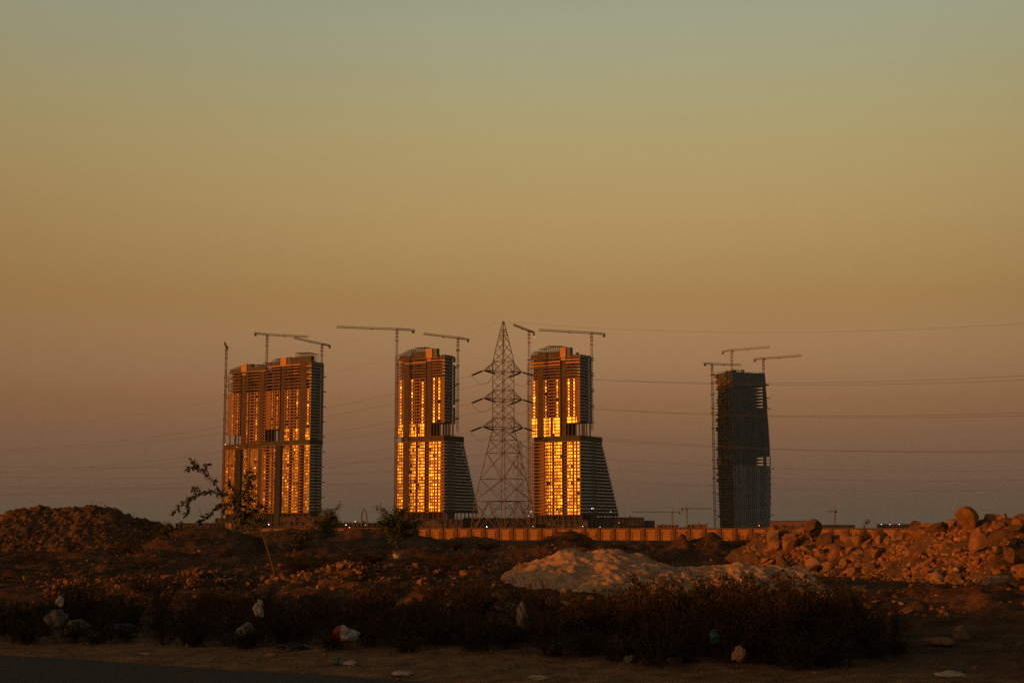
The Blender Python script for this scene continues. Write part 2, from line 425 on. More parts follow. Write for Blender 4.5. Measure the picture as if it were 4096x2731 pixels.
while nb < 288 and tries < 40000:
    tries += 1
    px = rnd.uniform(2990, 4420); t = rnd.random() ** .9 * 1.08 - .06
    yc = float(np.interp(kx(px, 2150) * 55, heap_r.x, heap_r.y))
    x = kx(px, 2200) * (yc - t * 7.5); yc = float(np.interp(x, heap_r.x, heap_r.y)); y = yc - t * 8.0
    big = rnd.random()
    r = rnd.uniform(.30, .48) if nb < 50 else rnd.uniform(.19, .32) if nb < 125 else rnd.uniform(.10, .19)
    if nb < 125 and 3500 < px < 3960 and t > .12 and rnd.random() < .8: continue
    if nb < 50 and px > 3600 and rnd.random() < .4: continue
    if any((x - a) ** 2 + ((y - b) * .8) ** 2 < ((r + c) * .66) ** 2 for a, b, c in placed): continue
    placed.append((x, y, r)); nb += 1
    me = rnd.choice(ROCKS); z = heap_z(x, y) + r * .35
    pale = me.materials[0].name.startswith('pale'); dk = me.materials[0].name.startswith('dark')
    boulder(x, y, z, r * rnd.uniform(.8, 1.55), r * rnd.uniform(.75, 1.1), r * rnd.uniform(.5, 1.0), me,
            (rnd.uniform(-.5, .5), rnd.uniform(-.5, .5), rnd.uniform(0, 6.3)),
            'rough pale grey brown boulder among the broken rocks of the heap' if pale else 'rough dark brown boulder among the broken rocks of the heap' if dk else 'rough orange brown boulder among the broken rocks of the heap', BG)
# crumbled stone: too much to count
def pebbles(name, pts, mat, label):
    base = rock_mesh('stone', 55, mat, 1, 1); vs = [v.co.copy() for v in base.vertices]; fs = [tuple(p.vertices) for p in base.polygons]
    mb = MB()
    for (x, y, z, r) in pts:
        m = Matrix.Rotation(rnd.uniform(0, 6.28), 3, 'Z') @ Matrix.Rotation(rnd.uniform(-1, 1), 3, 'X')
        sx, sy, sz = r * rnd.uniform(.8, 1.4), r * rnd.uniform(.8, 1.3), r * rnd.uniform(.5, 1)
        mb.add([m @ Vector((v.x * sx, v.y * sy, v.z * sz)) + Vector((x, y, z)) for v in vs], fs)
    o = mb.build(name, mat); o['kind'] = 'stuff'; o['label'] = label; o['category'] = 'rubble'
    return o
pts = []
for i in range(3600):
    px = rnd.uniform(2980, 4450); yc = float(np.interp(kx(px, 2150) * 55, heap_r.x, heap_r.y)); t = rnd.uniform(-.05, 1.1)
    x = kx(px, 2200) * (yc - t * 7.5); yc = float(np.interp(x, heap_r.x, heap_r.y)); y = yc - t * 8.2
    pts.append((x, y, max(heap_z(x, y), tz(x, y)) + .01, rnd.uniform(.035, .15) * rnd.choice((1, 1, .6, 1.3))))
for i in range(520):
    px = rnd.uniform(3450, 4080); yc = float(np.interp(kx(px, 2150) * 55, heap_r.x, heap_r.y)); t = rnd.uniform(.02, 1.0)
    x = kx(px, 2200) * (yc - t * 7.5); yc = float(np.interp(x, heap_r.x, heap_r.y)); y = yc - t * 8.2
    pts.append((x, y, max(heap_z(x, y), tz(x, y)) + .04, rnd.uniform(.09, .2)))
pebbles('rubble', pts, M('rubble_stone', (.20, .11, .055), .95, .3, 3, island=.4), 'small broken stones spread over the rubble heap')
pts = []
PX = []; PY = []; PR = []
for i in range(5200):
    y = 24 + (rnd.random() ** 1.6) * 150; x = rnd.uniform(-.45, .45) * y
    if sroad(x, y) < 7.5: continue
    PX.append(x); PY.append(y); PR.append(rnd.uniform(.02, .075) * (1 + y / 90) * (2.2 if rnd.random() < .06 else 1))
for i in range(750):
    px = rnd.uniform(150, 2000); D = rnd.gauss(35.2, 1.1); PX.append(kx(px, 2300) * D); PY.append(D); PR.append(rnd.uniform(.03, .10) * (1.7 if rnd.random() < .12 else 1))
PZ = list(terrain(np.array(PX), np.array(PY)))
mx_, my_ = [], []
for i in range(900):
    px = rnd.uniform(-350, 780); t = rnd.uniform(-.05, 1); x = kx(px, 2100) * 120; mx_.append(x); my_.append(120 - t * 8.5)
PZ += list(mound_z(np.array(mx_), np.array(my_)) + .1); PX += mx_; PY += my_; PR += [rnd.uniform(.05, .16) * (1.8 if rnd.random() < .1 else 1) for _ in mx_]
pebbles('clods', [(a, b, float(c) + .02, d) for a, b, c, d in zip(PX, PY, PZ, PR)], M('earth_clod', (.155, .085, .042), .95, .35, 3, island=.55), 'lumps of dry earth and stone strewn over the plot')
PX = []; PY = []; PR = []
for i in range(1500):
    s = rnd.uniform(-.3, 6) ; t = rnd.uniform(-16, 12); p = Vector((0, 16.2)) + dvec * t + ROADN * s
    PX.append(p.x); PY.append(p.y); PR.append(rnd.uniform(.006, .022) * (2.2 if rnd.random() < .05 else 1))
PZ = terrain(np.array(PX), np.array(PY))
pebbles('gravel', [(a, b, max(float(c), 0) + .004, d) for a, b, c, d in zip(PX, PY, PZ, PR)], M('verge_stone', (.17, .115, .075), .95, .3, 5, island=.5), 'small stones scattered on the sandy road verge')

# ------------------------------------------------------------------ towers under construction
def lattice(mb, p, q, w, seg, r, tri=False, up=None):
    """open lattice beam from p to q: corner chords and zigzag bracing"""
    p = Vector(p); q = Vector(q); d = (q - p); L = d.length; d.normalize()
    up = Vector((0, 0, 1)) if up is None else up
    if abs(d.dot(up)) > .95: up = Vector((1, 0, 0))
    a = d.cross(up).normalized(); b = a.cross(d).normalized()
    offs = [(-.5, -.5), (.5, -.5), (0, .55)] if tri else [(-.5, -.5), (.5, -.5), (.5, .5), (-.5, .5)]
    cs = [a * (o[0] * w) + b * (o[1] * w) for o in offs]; n = len(cs)
    for c in cs: mb.tube(p + c, q + c, r, 4)
    for i in range(seg):
        s0 = p + d * (L * i / seg); s1 = p + d * (L * (i + 1) / seg)
        for k in range(n):
            if i % 2: mb.tube(s0 + cs[k], s1 + cs[(k+1) % n], r * .65, 3, cap=False)
            else: mb.tube(s0 + cs[(k+1) % n], s1 + cs[k], r * .65, 3, cap=False)
            mb.tube(s0 + cs[k], s0 + cs[(k+1) % n], r * .6, 3, cap=False)

class Tower:
    def __init__(s, name, label, corner, D, th):
        s.th = R(th); s.D = D
        s.O = Vector((kx(corner) * D, D, 0)); s.root = thing(name, label, 'apartment tower', (s.O.x, s.O.y, 0), -s.th, 'apartment towers under construction')
        s.glz = []
    def X(s, px):      # local x (negative to the left) of a photo column on the main face
        k = kx(px); ct, st = math.cos(s.th), math.sin(s.th)
        return -(s.O.x - k * s.O.y) / (ct + k * st)
    def Y(s, px):      # depth along the flank of a photo column on the side face
        k = kx(px); ct, st = math.cos(s.th), math.sin(s.th)
        return (k * s.O.y - s.O.x) / (st - k * ct)
    def Z(s, py): return zpx(py, s.D)
    def part(s, mb, name, mat, label=None, parent=None):
        if not mb.v: return None
        o = mb.build(name, mt[mat], parent or s.root)
        if label: o['label'] = label
        return o
    def pane(s, x0, x1, y, z0, z1):
        s.glz.append((x0, x1, y, z0, z1))
    def glazing(s):
        s.glz.sort(key=lambda g: -abs(g[1] - g[0]) * (g[4] - g[3]))
        r = random.Random(3); rest = MB()
        for i, (x0, x1, y, z0, z1) in enumerate(s.glz):
            tx, tzt = r.gauss(0, .019), r.gauss(0, .015)
            hw = abs(x1 - x0) / 2; cx = (x0 + x1) / 2; hz = (z1 - z0) / 2; cz = (z0 + z1) / 2
            def P(u, v, dy): return (cx + u * hw, y + dy + u * hw * math.tan(tx) + v * hz * math.tan(tzt), cz + v * hz)
            vs = [P(-1,-1,0), P(1,-1,0), P(1,1,0), P(-1,1,0), P(-1,-1,.1), P(1,-1,.1), P(1,1,.1), P(-1,1,.1)]
            fs = [(0,1,5,4),(1,2,6,5),(2,3,7,6),(3,0,4,7),(0,3,2,1),(4,5,6,7)]
            fs = [(0,3,2,1)[::-1], (4,5,6,7)[::-1], (0,1,5,4)[::-1], (1,2,6,5)[::-1], (2,3,7,6)[::-1], (3,0,4,7)[::-1]]
            if i < 100:
                m = MB(); m.add(vs, fs); m.build('window', mt['glass'], s.root)
            else: rest.add(vs, fs)
        if rest.v:
            o = rest.build('window_glazing', mt['glass'], s.root); o['kind'] = 'stuff'

def facade(T, wall, slab, z0, z1, nf, bays, rng, glass_from=0, glass_to=99, sill=.62, head=.5, wide_from=99, wally=.25):
    """bays: (x0,x1,pattern); pattern: list of (f0,f1,kind) kind g=glass o=open w=wall n=glass or open by chance"""
    ph = (z1 - z0) / nf
    for i in range(nf):
        za = z0 + i * ph; zb = za + ph
        for (x0, x1, pat, st) in bays:
            slab.box(x0, x1, -.05 - st, 8.2, zb - .5, zb)
            if not pat: continue
            for (f0, f1, k) in pat:
                xa = x0 + (x1 - x0) * f0; xb = x0 + (x1 - x0) * f1
                if k == 'w': wall.box(xa, xb, 0, wally, za, zb - .5)
                elif k in 'gn' or k == 'o':
                    s_ = sill * .5 if k == 'g' and i < 0 else sill
                    wall.box(xa, xb, 0, wally, za, za + s_)
                    wall.box(xa, xb, 0, wally, zb - .5 - head, zb - .5)
                    on = glass_from <= i < glass_to and (k == 'g' or (k == 'n' and rng.random() < (.9 if i < wide_from else .25)))
                    if on and rng.random() < .965: T.pane(xa + .2, xb - .2, .14, za + s_, zb - .5 - head)
                elif k == 'r':      # railing upstand of a balcony
                    slab.box(xa, xb, -1.5, -1.3, za, za + 1.0)

def pat_cols(cols, lo, hi, kinds):
    """turn photo columns (px edges) into a pattern: windows given as (pxL,pxR,kind), the rest is wall"""
    out = []; c = lo
    for (a, b, k) in cols:
        if a > c + .3: out.append(((c - lo) / (hi - lo), (a - lo) / (hi - lo), 'w'))
        out.append(((a - lo) / (hi - lo), (b - lo) / (hi - lo), k)); c = b
    if hi > c + .3: out.append(((c - lo) / (hi - lo), 1, 'w'))
    return out

def crown(T, mb, prof, y0, y1, zb, step=3.0, r=.19, rng=rnd):
    """open scaffold and formwork on the roof; prof: (px, py_top) outline"""
    px = [p[0] for p in prof]; py = [p[1] for p in prof]
    n = max(2, int(abs(T.X(px[-1]) - T.X(px[0])) / step)); prevs = None
    for j, y in enumerate((y0, (y0 + y1) / 2, y1)):
        prev = None
        for i in range(n + 1):
            f = i / n; p = px[0] + (px[-1] - px[0]) * f; x = T.X(p)
            zt = T.Z(float(np.interp(p, px, py))) - rng.random() * .5
            mb.tube((x, y, zb), (x, y, zt), r, 4, cap=False)
            if prev:
                k = 1
                while zb + k * 2.2 < min(zt, prev[1]) + .3:
                    zz = min(zb + k * 2.2, min(zt, prev[1])); mb.tube((prev[0], y, zz), (x, y, zz), r * .8, 3, cap=False); k += 1
                mb.tube((prev[0], y, prev[1]), (x, y, zt), r * 1.3, 4, cap=False)
                if i % 2: mb.tube((prev[0], y, zb), (x, y, zt), r * .7, 3, cap=False)
            if j == 0: mb.tube((x, y0, zt - .3), (x, y1, zt - .3), r, 3, cap=False)
            prev = (x, zt)

def build_tower(cfg):
    T = Tower(cfg['name'], cfg['label'], cfg['corner'], cfg['D'], cfg['th'])
    rng = random.Random(cfg['seed'])
    X, Y, Z = T.X, T.Y, T.Z
    xl = X(cfg['left_up']); dep = Y(cfg['side_up']) if cfg['side_up'] else 26
    zg = -1.0; zp = Z(cfg['pod']); zb0 = Z(cfg['band'][1]); zb1 = Z(cfg['band'][0]); zt = Z(cfg['top']); zu = Z(cfg['unf']); zv = Z(cfg['void'][1]) if cfg['void'] else zb1
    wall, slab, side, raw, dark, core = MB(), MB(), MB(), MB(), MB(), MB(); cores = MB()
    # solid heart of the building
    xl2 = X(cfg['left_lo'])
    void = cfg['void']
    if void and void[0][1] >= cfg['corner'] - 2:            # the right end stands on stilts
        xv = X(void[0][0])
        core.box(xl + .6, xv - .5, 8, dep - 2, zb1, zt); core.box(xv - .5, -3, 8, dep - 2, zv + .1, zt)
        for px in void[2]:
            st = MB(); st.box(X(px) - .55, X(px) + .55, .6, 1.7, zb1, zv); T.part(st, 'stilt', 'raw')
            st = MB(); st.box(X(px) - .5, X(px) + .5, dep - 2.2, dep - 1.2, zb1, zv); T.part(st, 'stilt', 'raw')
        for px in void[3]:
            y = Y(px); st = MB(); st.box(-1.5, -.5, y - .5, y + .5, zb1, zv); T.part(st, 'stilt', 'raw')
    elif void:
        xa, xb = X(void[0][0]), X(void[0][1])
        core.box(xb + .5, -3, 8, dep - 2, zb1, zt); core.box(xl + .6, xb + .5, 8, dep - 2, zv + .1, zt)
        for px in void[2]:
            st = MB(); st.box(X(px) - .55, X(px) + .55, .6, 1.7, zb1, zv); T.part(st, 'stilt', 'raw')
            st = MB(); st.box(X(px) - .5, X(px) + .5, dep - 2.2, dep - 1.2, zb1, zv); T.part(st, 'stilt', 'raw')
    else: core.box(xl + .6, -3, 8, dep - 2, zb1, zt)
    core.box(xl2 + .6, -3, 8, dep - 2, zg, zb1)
    # main face
    nu = cfg['n_up']; phu = (zu - zb1) / nu
    for b in cfg['up']:
        lo, hi, cols = b[0], b[1], b[2]; big = b[3] if len(b) > 3 else None
        zlo = zb1; n = nu
        if void and void[0][0] - 2 <= lo and hi <= void[0][1] + 2:
            k = round((zv - zb1) / phu); n = nu - k; zlo = zb1 + k * phu
        bx = (X(lo), X(hi), pat_cols(cols, lo, hi, None), 0)
        nb_ = cfg['wide'] if big else 0
        if big:
            bw = (X(lo), X(hi), pat_cols(big, lo, hi, None), 0)
            w_ = max(0, nb_ - (nu - n)); facade(T, wall, slab, zlo, zlo + w_ * phu, w_, [bw], rng, sill=.35, head=.3) if w_ else None
            facade(T, wall, slab, zlo + w_ * phu, zu, n - w_, [bx], rng)
        else: facade(T, wall, slab, zlo, zu, n, [bx], rng)
        # bare frame above the glazing
        nn = cfg['n_unf']; p2 = (zt - zu) / nn
        for i in range(nn):
            za = zu + i * p2; slab.box(X(lo), X(hi), -.05, 8.2, za + p2 - .55, za + p2)
            for (a, c, k) in cols:
                if rng.random() < .8: raw.box(X(c), X(c) + .9, .1, .5, za, za + p2 - .55)
            raw.box(X(lo), X(lo) + .8, .1, .5, za, za + p2 - .55); raw.box(X(hi) - .8, X(hi), .1, .5, za, za + p2 - .55)
            if rng.random() < .75: raw.box(X(lo), X(hi), .12, .32, za, za + .9 + rng.random() * .5)
    for (lo, hi) in cfg['piers_up']: raw.box(X(lo), X(hi), -.45, 3, zb1, zt + 1)
    nl = cfg['n_lo']; phl = (zb0 - zp) / nl
    for b in cfg['lo']:
        lo, hi, cols, kind = b
        if kind == 'balc':
            for i in range(nl):
                za = zp + (i + 1) * phl
                slab.box(X(lo), X(hi), -1.8, 8.2, za - .95, za)
                wall.box(X(lo), X(lo) + .5, .3, .6, za - phl, za - .95); wall.box(X(hi) - .5, X(hi), .3, .6, za - phl, za - .95)
                for (a, c, k) in cols:
                    (wall if k == 'w' else raw).box(X(a), X(c), .8, 1.1, za - phl, za - .95)
        else:
            facade(T, wall, slab, zp, zb0, nl, [(X(lo), X(hi), pat_cols(cols, lo, hi, None), .5)], rng, sill=.62, head=.42)
    for (lo, hi, m, st) in cfg['piers_lo']:
        (cores if m == 'd' else raw).box(X(lo), X(hi), -st, 3, zg if m == 'd' else zp, zb0)  # dark strips and piers: shade of unlit recesses put into their colour
    # flank
    yu = dep; yb, yt = Y(cfg['side_lo'][1]) if cfg['side_lo'][1] else dep, Y(cfg['side_lo'][0]) if cfg['side_lo'][0] else dep
    zs = zv if (void and void[0][1] >= cfg['corner'] - 2) else zb1
    n = round((zt - zs) / phu); p_ = (zt - zs) / n
    if cfg['side_up']:
        for i in range(n):
            za = zs + i * p_; zz = za + p_
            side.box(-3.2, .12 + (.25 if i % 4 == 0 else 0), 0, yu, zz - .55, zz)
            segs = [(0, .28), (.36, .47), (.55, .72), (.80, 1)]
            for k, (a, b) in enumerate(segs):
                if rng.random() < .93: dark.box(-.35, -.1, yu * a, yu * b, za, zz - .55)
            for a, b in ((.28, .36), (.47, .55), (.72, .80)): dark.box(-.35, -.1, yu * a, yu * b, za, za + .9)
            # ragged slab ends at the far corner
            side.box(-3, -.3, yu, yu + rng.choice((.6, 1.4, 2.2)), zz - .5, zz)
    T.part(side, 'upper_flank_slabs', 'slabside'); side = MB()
    for i in range(nl):
        za = zp + i * phl; zz = za + phl; f = (i + .5) / nl
        ye = yb + (yt - yb) * f if cfg['side_lo'][1] else dep
        if not cfg['side_up']: continue
        c0, c1 = (Y(cfg['score'][0]), Y(cfg['score'][1])) if cfg.get('score') else (dep * .42, dep * .6)
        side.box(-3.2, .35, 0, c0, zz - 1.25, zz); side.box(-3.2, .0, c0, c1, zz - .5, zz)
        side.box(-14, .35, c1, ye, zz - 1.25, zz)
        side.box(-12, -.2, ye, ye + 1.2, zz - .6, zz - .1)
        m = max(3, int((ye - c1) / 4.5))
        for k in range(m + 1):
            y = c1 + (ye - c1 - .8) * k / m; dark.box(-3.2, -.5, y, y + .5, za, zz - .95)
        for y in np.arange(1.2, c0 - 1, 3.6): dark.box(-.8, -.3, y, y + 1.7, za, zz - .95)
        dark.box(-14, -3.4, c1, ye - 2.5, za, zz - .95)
    if cfg['side_up'] and cfg.get('score'):
        dark.box(-3, -.4, Y(cfg['score'][0]) + .3, Y(cfg['score'][1]) - .3, zg, zb0)
    # storey of safety netting between the two halves
    net = MB(); bx0 = X(cfg['net'][0]); bx1 = 0
    net.box(bx0, .5, -1.1, 3, zb0 + .2, zb1 - .15)
    if cfg['side_up']: net.box(-14, .45, 3, yt if cfg['side_lo'][1] else dep, zb0 + .2, zb1 - .15)
    T.part(net, 'safety_net_storey', cfg['netmat'])
    edge = MB(); edge.box(X(cfg['edge'][0]), .2, -1.5, .6, zb0 - .75, zb0 + .2); T.part(edge, 'transfer_slab_edge', 'plaster')
    if cfg.get('roofdeck'):
        dk = MB(); dk.box(-20, .2, 0, yt, zb1 - .15, zb1 + .25)
        for k in range(24):
            y = yt * k / 24; dk.box(-.4, -.2, y, y + .12, zb1, zb1 + rng.uniform(1, 2.4))
        T.part(dk, 'terrace_deck', 'raw')
    # podium storeys at the foot
    pod = MB(); npx = 9
    for i in range(npx + 1):
        x = xl2 + (0 - xl2) * i / npx; pod.box(x - .6, x + .6, .2, 1.2, zg, zp - .6)
    pod.box(xl2, .3, -.6, 3, zp - 1.1, zp); pod.box(xl2, .2, .1, 3, zg + (zp - zg) * .45, zg + (zp - zg) * .45 + .7)
    if cfg['side_up']:
        pod.box(-10, .3, 3, yb, zp - 1.0, zp - .1)
        for y in np.arange(4, yb, 8): pod.box(-1.2, -.2, y, y + 1, zg, zp - 1)
    T.part(pod, 'podium_frame', 'raw')
    # roof: scaffold, lift core boxes
    for (prof, ya, yb_) in cfg['crown']:
        sf = MB(); crown(T, sf, prof, ya, yb_, zt - .2, rng=rng); T.part(sf, 'rooftop_scaffold', 'steel')
    par = MB(); x0 = xl
    for i in range(int(abs(xl) / 2.4)):
        x = xl + i * 2.4
        if rng.random() < .8: par.box(x, x + rng.uniform(.5, 2.2), rng.uniform(0, 2), rng.uniform(3, 8), zt, zt + rng.uniform(.8, 5.2))
    T.part(par, 'rooftop_formwork', 'darkwall'); par = MB()
    if cfg['side_up']:
        for i in range(int(dep / 1.6)):
            par.box(-1, -.2, i * 1.6, i * 1.6 + .35, zt, zt + rng.uniform(1.5, 3.6))
        par.box(-8, -.4, 2, dep, zt, zt + 2.2)
    T.part(par, 'rooftop_parapet', 'darkwall')
    for (a, b, py0, py1, m) in cfg['boxes']:
        bb = MB(); bb.box(X(a), X(b), -.7 if m == 'wood' else .5, 6, Z(py1), Z(py0)); T.part(bb, 'lift_core_formwork', m)
    for (a, b, py0, py1) in cfg.get('fresh', []):
        bb = MB(); bb.box(X(a), X(b), -.55, .4, Z(py1), Z(py0)); T.part(bb, 'fresh_slab_edge', 'wood')
    # jump platforms sticking out at the left edge and far corner
    for py in cfg['ticks']:
        pf = MB(); z = Z(py); pf.box(xl - 2.6, xl + 1.0, -.9, 1.6, z - .35, z + .35)
        pf.tube((xl - 2.4, -.5, z), (xl, -.5, z - 3), .12, 3); T.part(pf, 'loading_platform', 'steel')
    for py in cfg['rticks']:
        pf = MB(); z = Z(py); pf.box(-2.5, 1.8, dep - .5, dep + 3.4, z - .4, z + .4); T.part(pf, 'loading_platform', 'steel')
    # construction hoist up the left edge
    if cfg.get('hoist'):
        hm = MB(); x = X(cfg['hoist']); lattice(hm, (x, -1.4, zg), (x, -1.4, Z(cfg['hoist_top'])), 1.5, 70, .12); T.part(hm, 'hoist_mast', 'mast')
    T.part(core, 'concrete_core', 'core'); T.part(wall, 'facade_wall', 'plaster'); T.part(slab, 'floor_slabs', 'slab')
    T.part(side, 'lower_flank_slabs', 'slabside'); T.part(raw, 'shear_walls', 'raw'); T.part(dark, 'flank_walls', 'darkwall'); T.part(cores, 'unlit_piers', 'core')
    T.glazing()
    return T

TC = dict(name='apartment_tower', label='brightest unfinished apartment tower right of the pylon with the sun blazing in its windows', seed=5, corner=2321, D=1625, th=33.5,
    left_up=2119, left_lo=2119, side_up=2369, side_lo=(2408, 2474), score=(2363, 2387), pod=2058, band=(1741, 1762), top=1424, unf=1509, n_up=18, n_unf=7, n_lo=22, wide=6,
    void=((2258, 2324), 1688, (2272, 2288, 2302, 2316), (2331, 2342, 2362)),
    up=[(2124, 2152, [(2128,2134,'o'),(2134,2141,'g'),(2141,2147,'o')], [(2127,2141,'g'),(2142.5,2148,'g')]),
        (2173, 2242, [(2177,2181,'o'),(2181,2188,'g'),(2188,2192,'o'),(2196,2202,'o'),(2202,2214,'o'),(2216,2221,'o'),(2224,2227,'o'),(2227,2233,'g'),(2233,2238,'o')],
                     [(2175,2195,'g'),(2197,2202,'g'),(2204,2210,'o'),(2212,2217,'g'),(2219,2223,'g'),(2224,2239,'g')]),
        (2265, 2321, [(2268,2272,'o'),(2272,2279,'g'),(2279,2284,'o'),(2289,2294,'o'),(2294,2301,'g'),(2301,2306,'o')], [(2269,2286,'g'),(2290,2300,'g'),(2303,2308,'g')])],
    piers_up=[(2152, 2173), (2249, 2265)],
    lo=[(2122, 2181, [(2126,2130,'w'),(2150,2160,'r'),(2160,2180,'w')], 'balc'),
        (2181, 2249, [(2181.5,2184,'g'),(2185,2191,'g'),(2192,2200,'g'),(2203,2208,'g'),(2210,2216,'o'),(2217,2222,'g'),(2225,2229,'g'),(2230,2240,'g'),(2241,2247,'g')], 'win'),
        (2257, 2321, [(2258,2266,'o'),(2269,2274,'g'),(2275,2282,'g'),(2284,2289,'g'),(2292,2295,'o'),(2296,2303,'g'),(2305,2308,'o'),(2309,2317,'g')], 'win')],
    piers_lo=[(2249.5, 2256, 'd', -.6)], net=(2174,), netmat='netting', edge=(2120,), roofdeck=True,
    crown=[([(2121,1400),(2135,1388),(2150,1390),(2152,1380),(2182,1378),(2184,1371),(2246,1376)], 2, 12)],
    boxes=[(2243, 2265, 1384, 1424, 'wood'), (2268, 2282, 1385, 1424, 'bluebox'), (2246, 2263, 1426, 1436, 'wood'), (2152, 2240, 1397, 1424, 'steel'), (2124, 2150, 1406, 1424, 'steel')],
    fresh=[(2119, 2242, 1438, 1442), (2119, 2242, 1450.5, 1454), (2264, 2321, 1432, 1436), (2264, 2321, 1444, 1448)],
    ticks=[1440, 1461, 1523, 1585, 1647, 1709, 1738, 1784, 1838, 1903, 1960], rticks=[1431, 1494, 1557, 1620, 1683], hoist=2115, hoist_top=1440)
TB = dict(name='apartment_tower', label='unfinished apartment tower left of the pylon with glowing windows and a flared flank', seed=6, corner=1777, D=1650, th=32,
    left_up=1588, left_lo=1588, side_up=1821, side_lo=(1855, 1916), score=(1790, 1823), pod=2046, band=(1741, 1762), top=1427, unf=1506, n_up=18, n_unf=7, n_lo=22, wide=4,
    void=((1724, 1780), 1691, (1734, 1746, 1758, 1770), (1784, 1796, 1803, 1815)),
    up=[(1588, 1615, [(1593,1599,'o'),(1599,1604.5,'g'),(1604.5,1610,'o')], [(1593,1597,'g'),(1598,1606,'g'),(1607,1611,'g')]),
        (1636, 1700.5, [(1638.5,1643.5,'o'),(1643.5,1650,'g'),(1650,1655,'o'),(1659,1664,'o'),(1666,1676,'o'),(1680,1685.5,'o'),(1685.5,1692.5,'g'),(1692.5,1697,'o')],
                       [(1638,1641,'g'),(1642,1651,'g'),(1653,1657,'g'),(1660,1664,'g'),(1666,1672,'o'),(1673,1677,'g'),(1680,1684,'g'),(1685.5,1696,'g')]),
        (1725, 1777, [(1726,1731,'o'),(1731,1738,'g'),(1738,1743,'o'),(1747,1752,'o'),(1752,1759.5,'g'),(1759.5,1764,'o')], [(1730,1741,'g'),(1751,1763,'g')])],
    piers_up=[(1615, 1636), (1706, 1725)],
    lo=[(1588, 1614.5, [(1592,1596,'g'),(1598,1606,'g'),(1608,1612,'g')], 'win'),
        (1636, 1700, [(1638,1641,'g'),(1642,1649,'g'),(1650.5,1655.5,'g'),(1658,1663,'g'),(1664.5,1672,'o'),(1673,1677.5,'g'),(1680,1684,'g'),(1685,1693,'g'),(1694,1698.5,'g')], 'win'),
        (1706.5, 1777, [(1707,1714,'o'),(1718,1723,'g'),(1725,1731,'g'),(1733,1737,'g'),(1742,1748,'g'),(1751,1753,'o'),(1754,1762,'g'),(1768,1773,'o')], 'win')],
    piers_lo=[(1614.5, 1636, 'r', .3), (1700.5, 1706, 'd', -.6)], net=(1616,), netmat='raw', edge=(1620,), roofdeck=True,
    crown=[([(1586,1406),(1600,1398),(1630,1386),(1648,1384),(1652,1378),(1706,1382)], 2, 12)],
    boxes=[(1702, 1727, 1389, 1427, 'wood'), (1728, 1744, 1390, 1427, 'bluebox'), (1706, 1723, 1431, 1440, 'wood'), (1642, 1700, 1399, 1427, 'steel'), (1594, 1640, 1410, 1427, 'steel')],
    fresh=[(1616, 1702, 1441, 1445), (1723, 1777, 1436, 1440), (1595, 1612, 1434, 1437)],
    ticks=[1442, 1519, 1581, 1640, 1706, 1742, 1830, 1893, 1955], rticks=[1462, 1535, 1598, 1672], hoist=1584, hoist_top=1410)
TA2 = dict(name='apartment_tower', label='taller slab of the paired unfinished towers at the left with three cranes', seed=8, corner=1241, D=1730, th=31.5,
    left_up=1062, left_lo=1049, side_up=1291, side_lo=(None, None), score=None, pod=2050, band=(1758, 1776), top=1452, unf=1553, n_up=17, n_unf=8, n_lo=22, wide=4,
    void=((1060, 1117), 1711, (1071, 1084, 1096, 1110), ()),
    up=[(1062, 1116, [(1080,1084,'o'),(1084,1088,'g'),(1088,1093,'o'),(1097,1103,'o'),(1103,1108,'g'),(1108,1113,'o')], None),
        (1134, 1197, [(1138,1144,'o'),(1144,1149,'g'),(1149,1154,'o'),(1160,1172,'o'),(1175,1183,'o'),(1183,1189,'g'),(1190,1195,'o')], [(1138,1142,'g'),(1143,1149,'g'),(1151,1155,'g'),(1160,1170,'o'),(1173,1177,'g'),(1178,1181,'o'),(1182,1190,'g'),(1191,1194,'g')]),
        (1220, 1241, [(1222,1226,'o'),(1226,1233,'g'),(1233,1237,'o')], [(1221,1225,'g'),(1226,1233,'g'),(1234,1238,'g')])],
    piers_up=[(1122, 1134), (1197, 1220)],
    lo=[(1049, 1105, [(1058,1064,'g'),(1066,1079,'o'),(1083,1087,'g'),(1089,1095,'o'),(1098,1102,'g')], 'win'),
        (1130, 1196, [(1132,1137,'g'),(1140,1142.5,'g'),(1144,1149,'g'),(1151,1157,'g'),(1160,1170,'o'),(1171,1176,'g'),(1178,1181,'g'),(1183,1189,'g'),(1190,1194,'g')], 'win'),
        (1196, 1217, [(1199,1202,'w')], 'balc'),
        (1217, 1241, [(1219,1223,'g'),(1225,1232,'g'),(1234,1238,'g')], 'win')],
    piers_lo=[(1106, 1129, 'd', 2.5)], net=(1049,), netmat='netting', edge=(1050,), roofdeck=False,
    crown=[([(1062,1437),(1080,1432),(1085,1424),(1116,1420)], 2, 10), ([(1172,1404),(1222,1406),(1240,1412)], 2, 14)],
    boxes=[(1117, 1140, 1421, 1452, 'wood'), (1141, 1157, 1420, 1452, 'bluebox'), (1160, 1238, 1422, 1452, 'steel'), (1068, 1114, 1436, 1452, 'steel')],
    fresh=[(1062, 1197, 1452, 1456), (1171, 1188, 1464, 1466.5), (1171, 1188, 1476, 1478.5), (1171, 1188, 1487, 1489.5), (1222, 1240, 1459, 1464), (1222, 1240, 1484, 1488), (1222, 1240, 1509, 1513)],
    ticks=[], rticks=[1500, 1560, 1621, 1681, 1742, 1803, 1862, 1925, 1986], hoist=None)
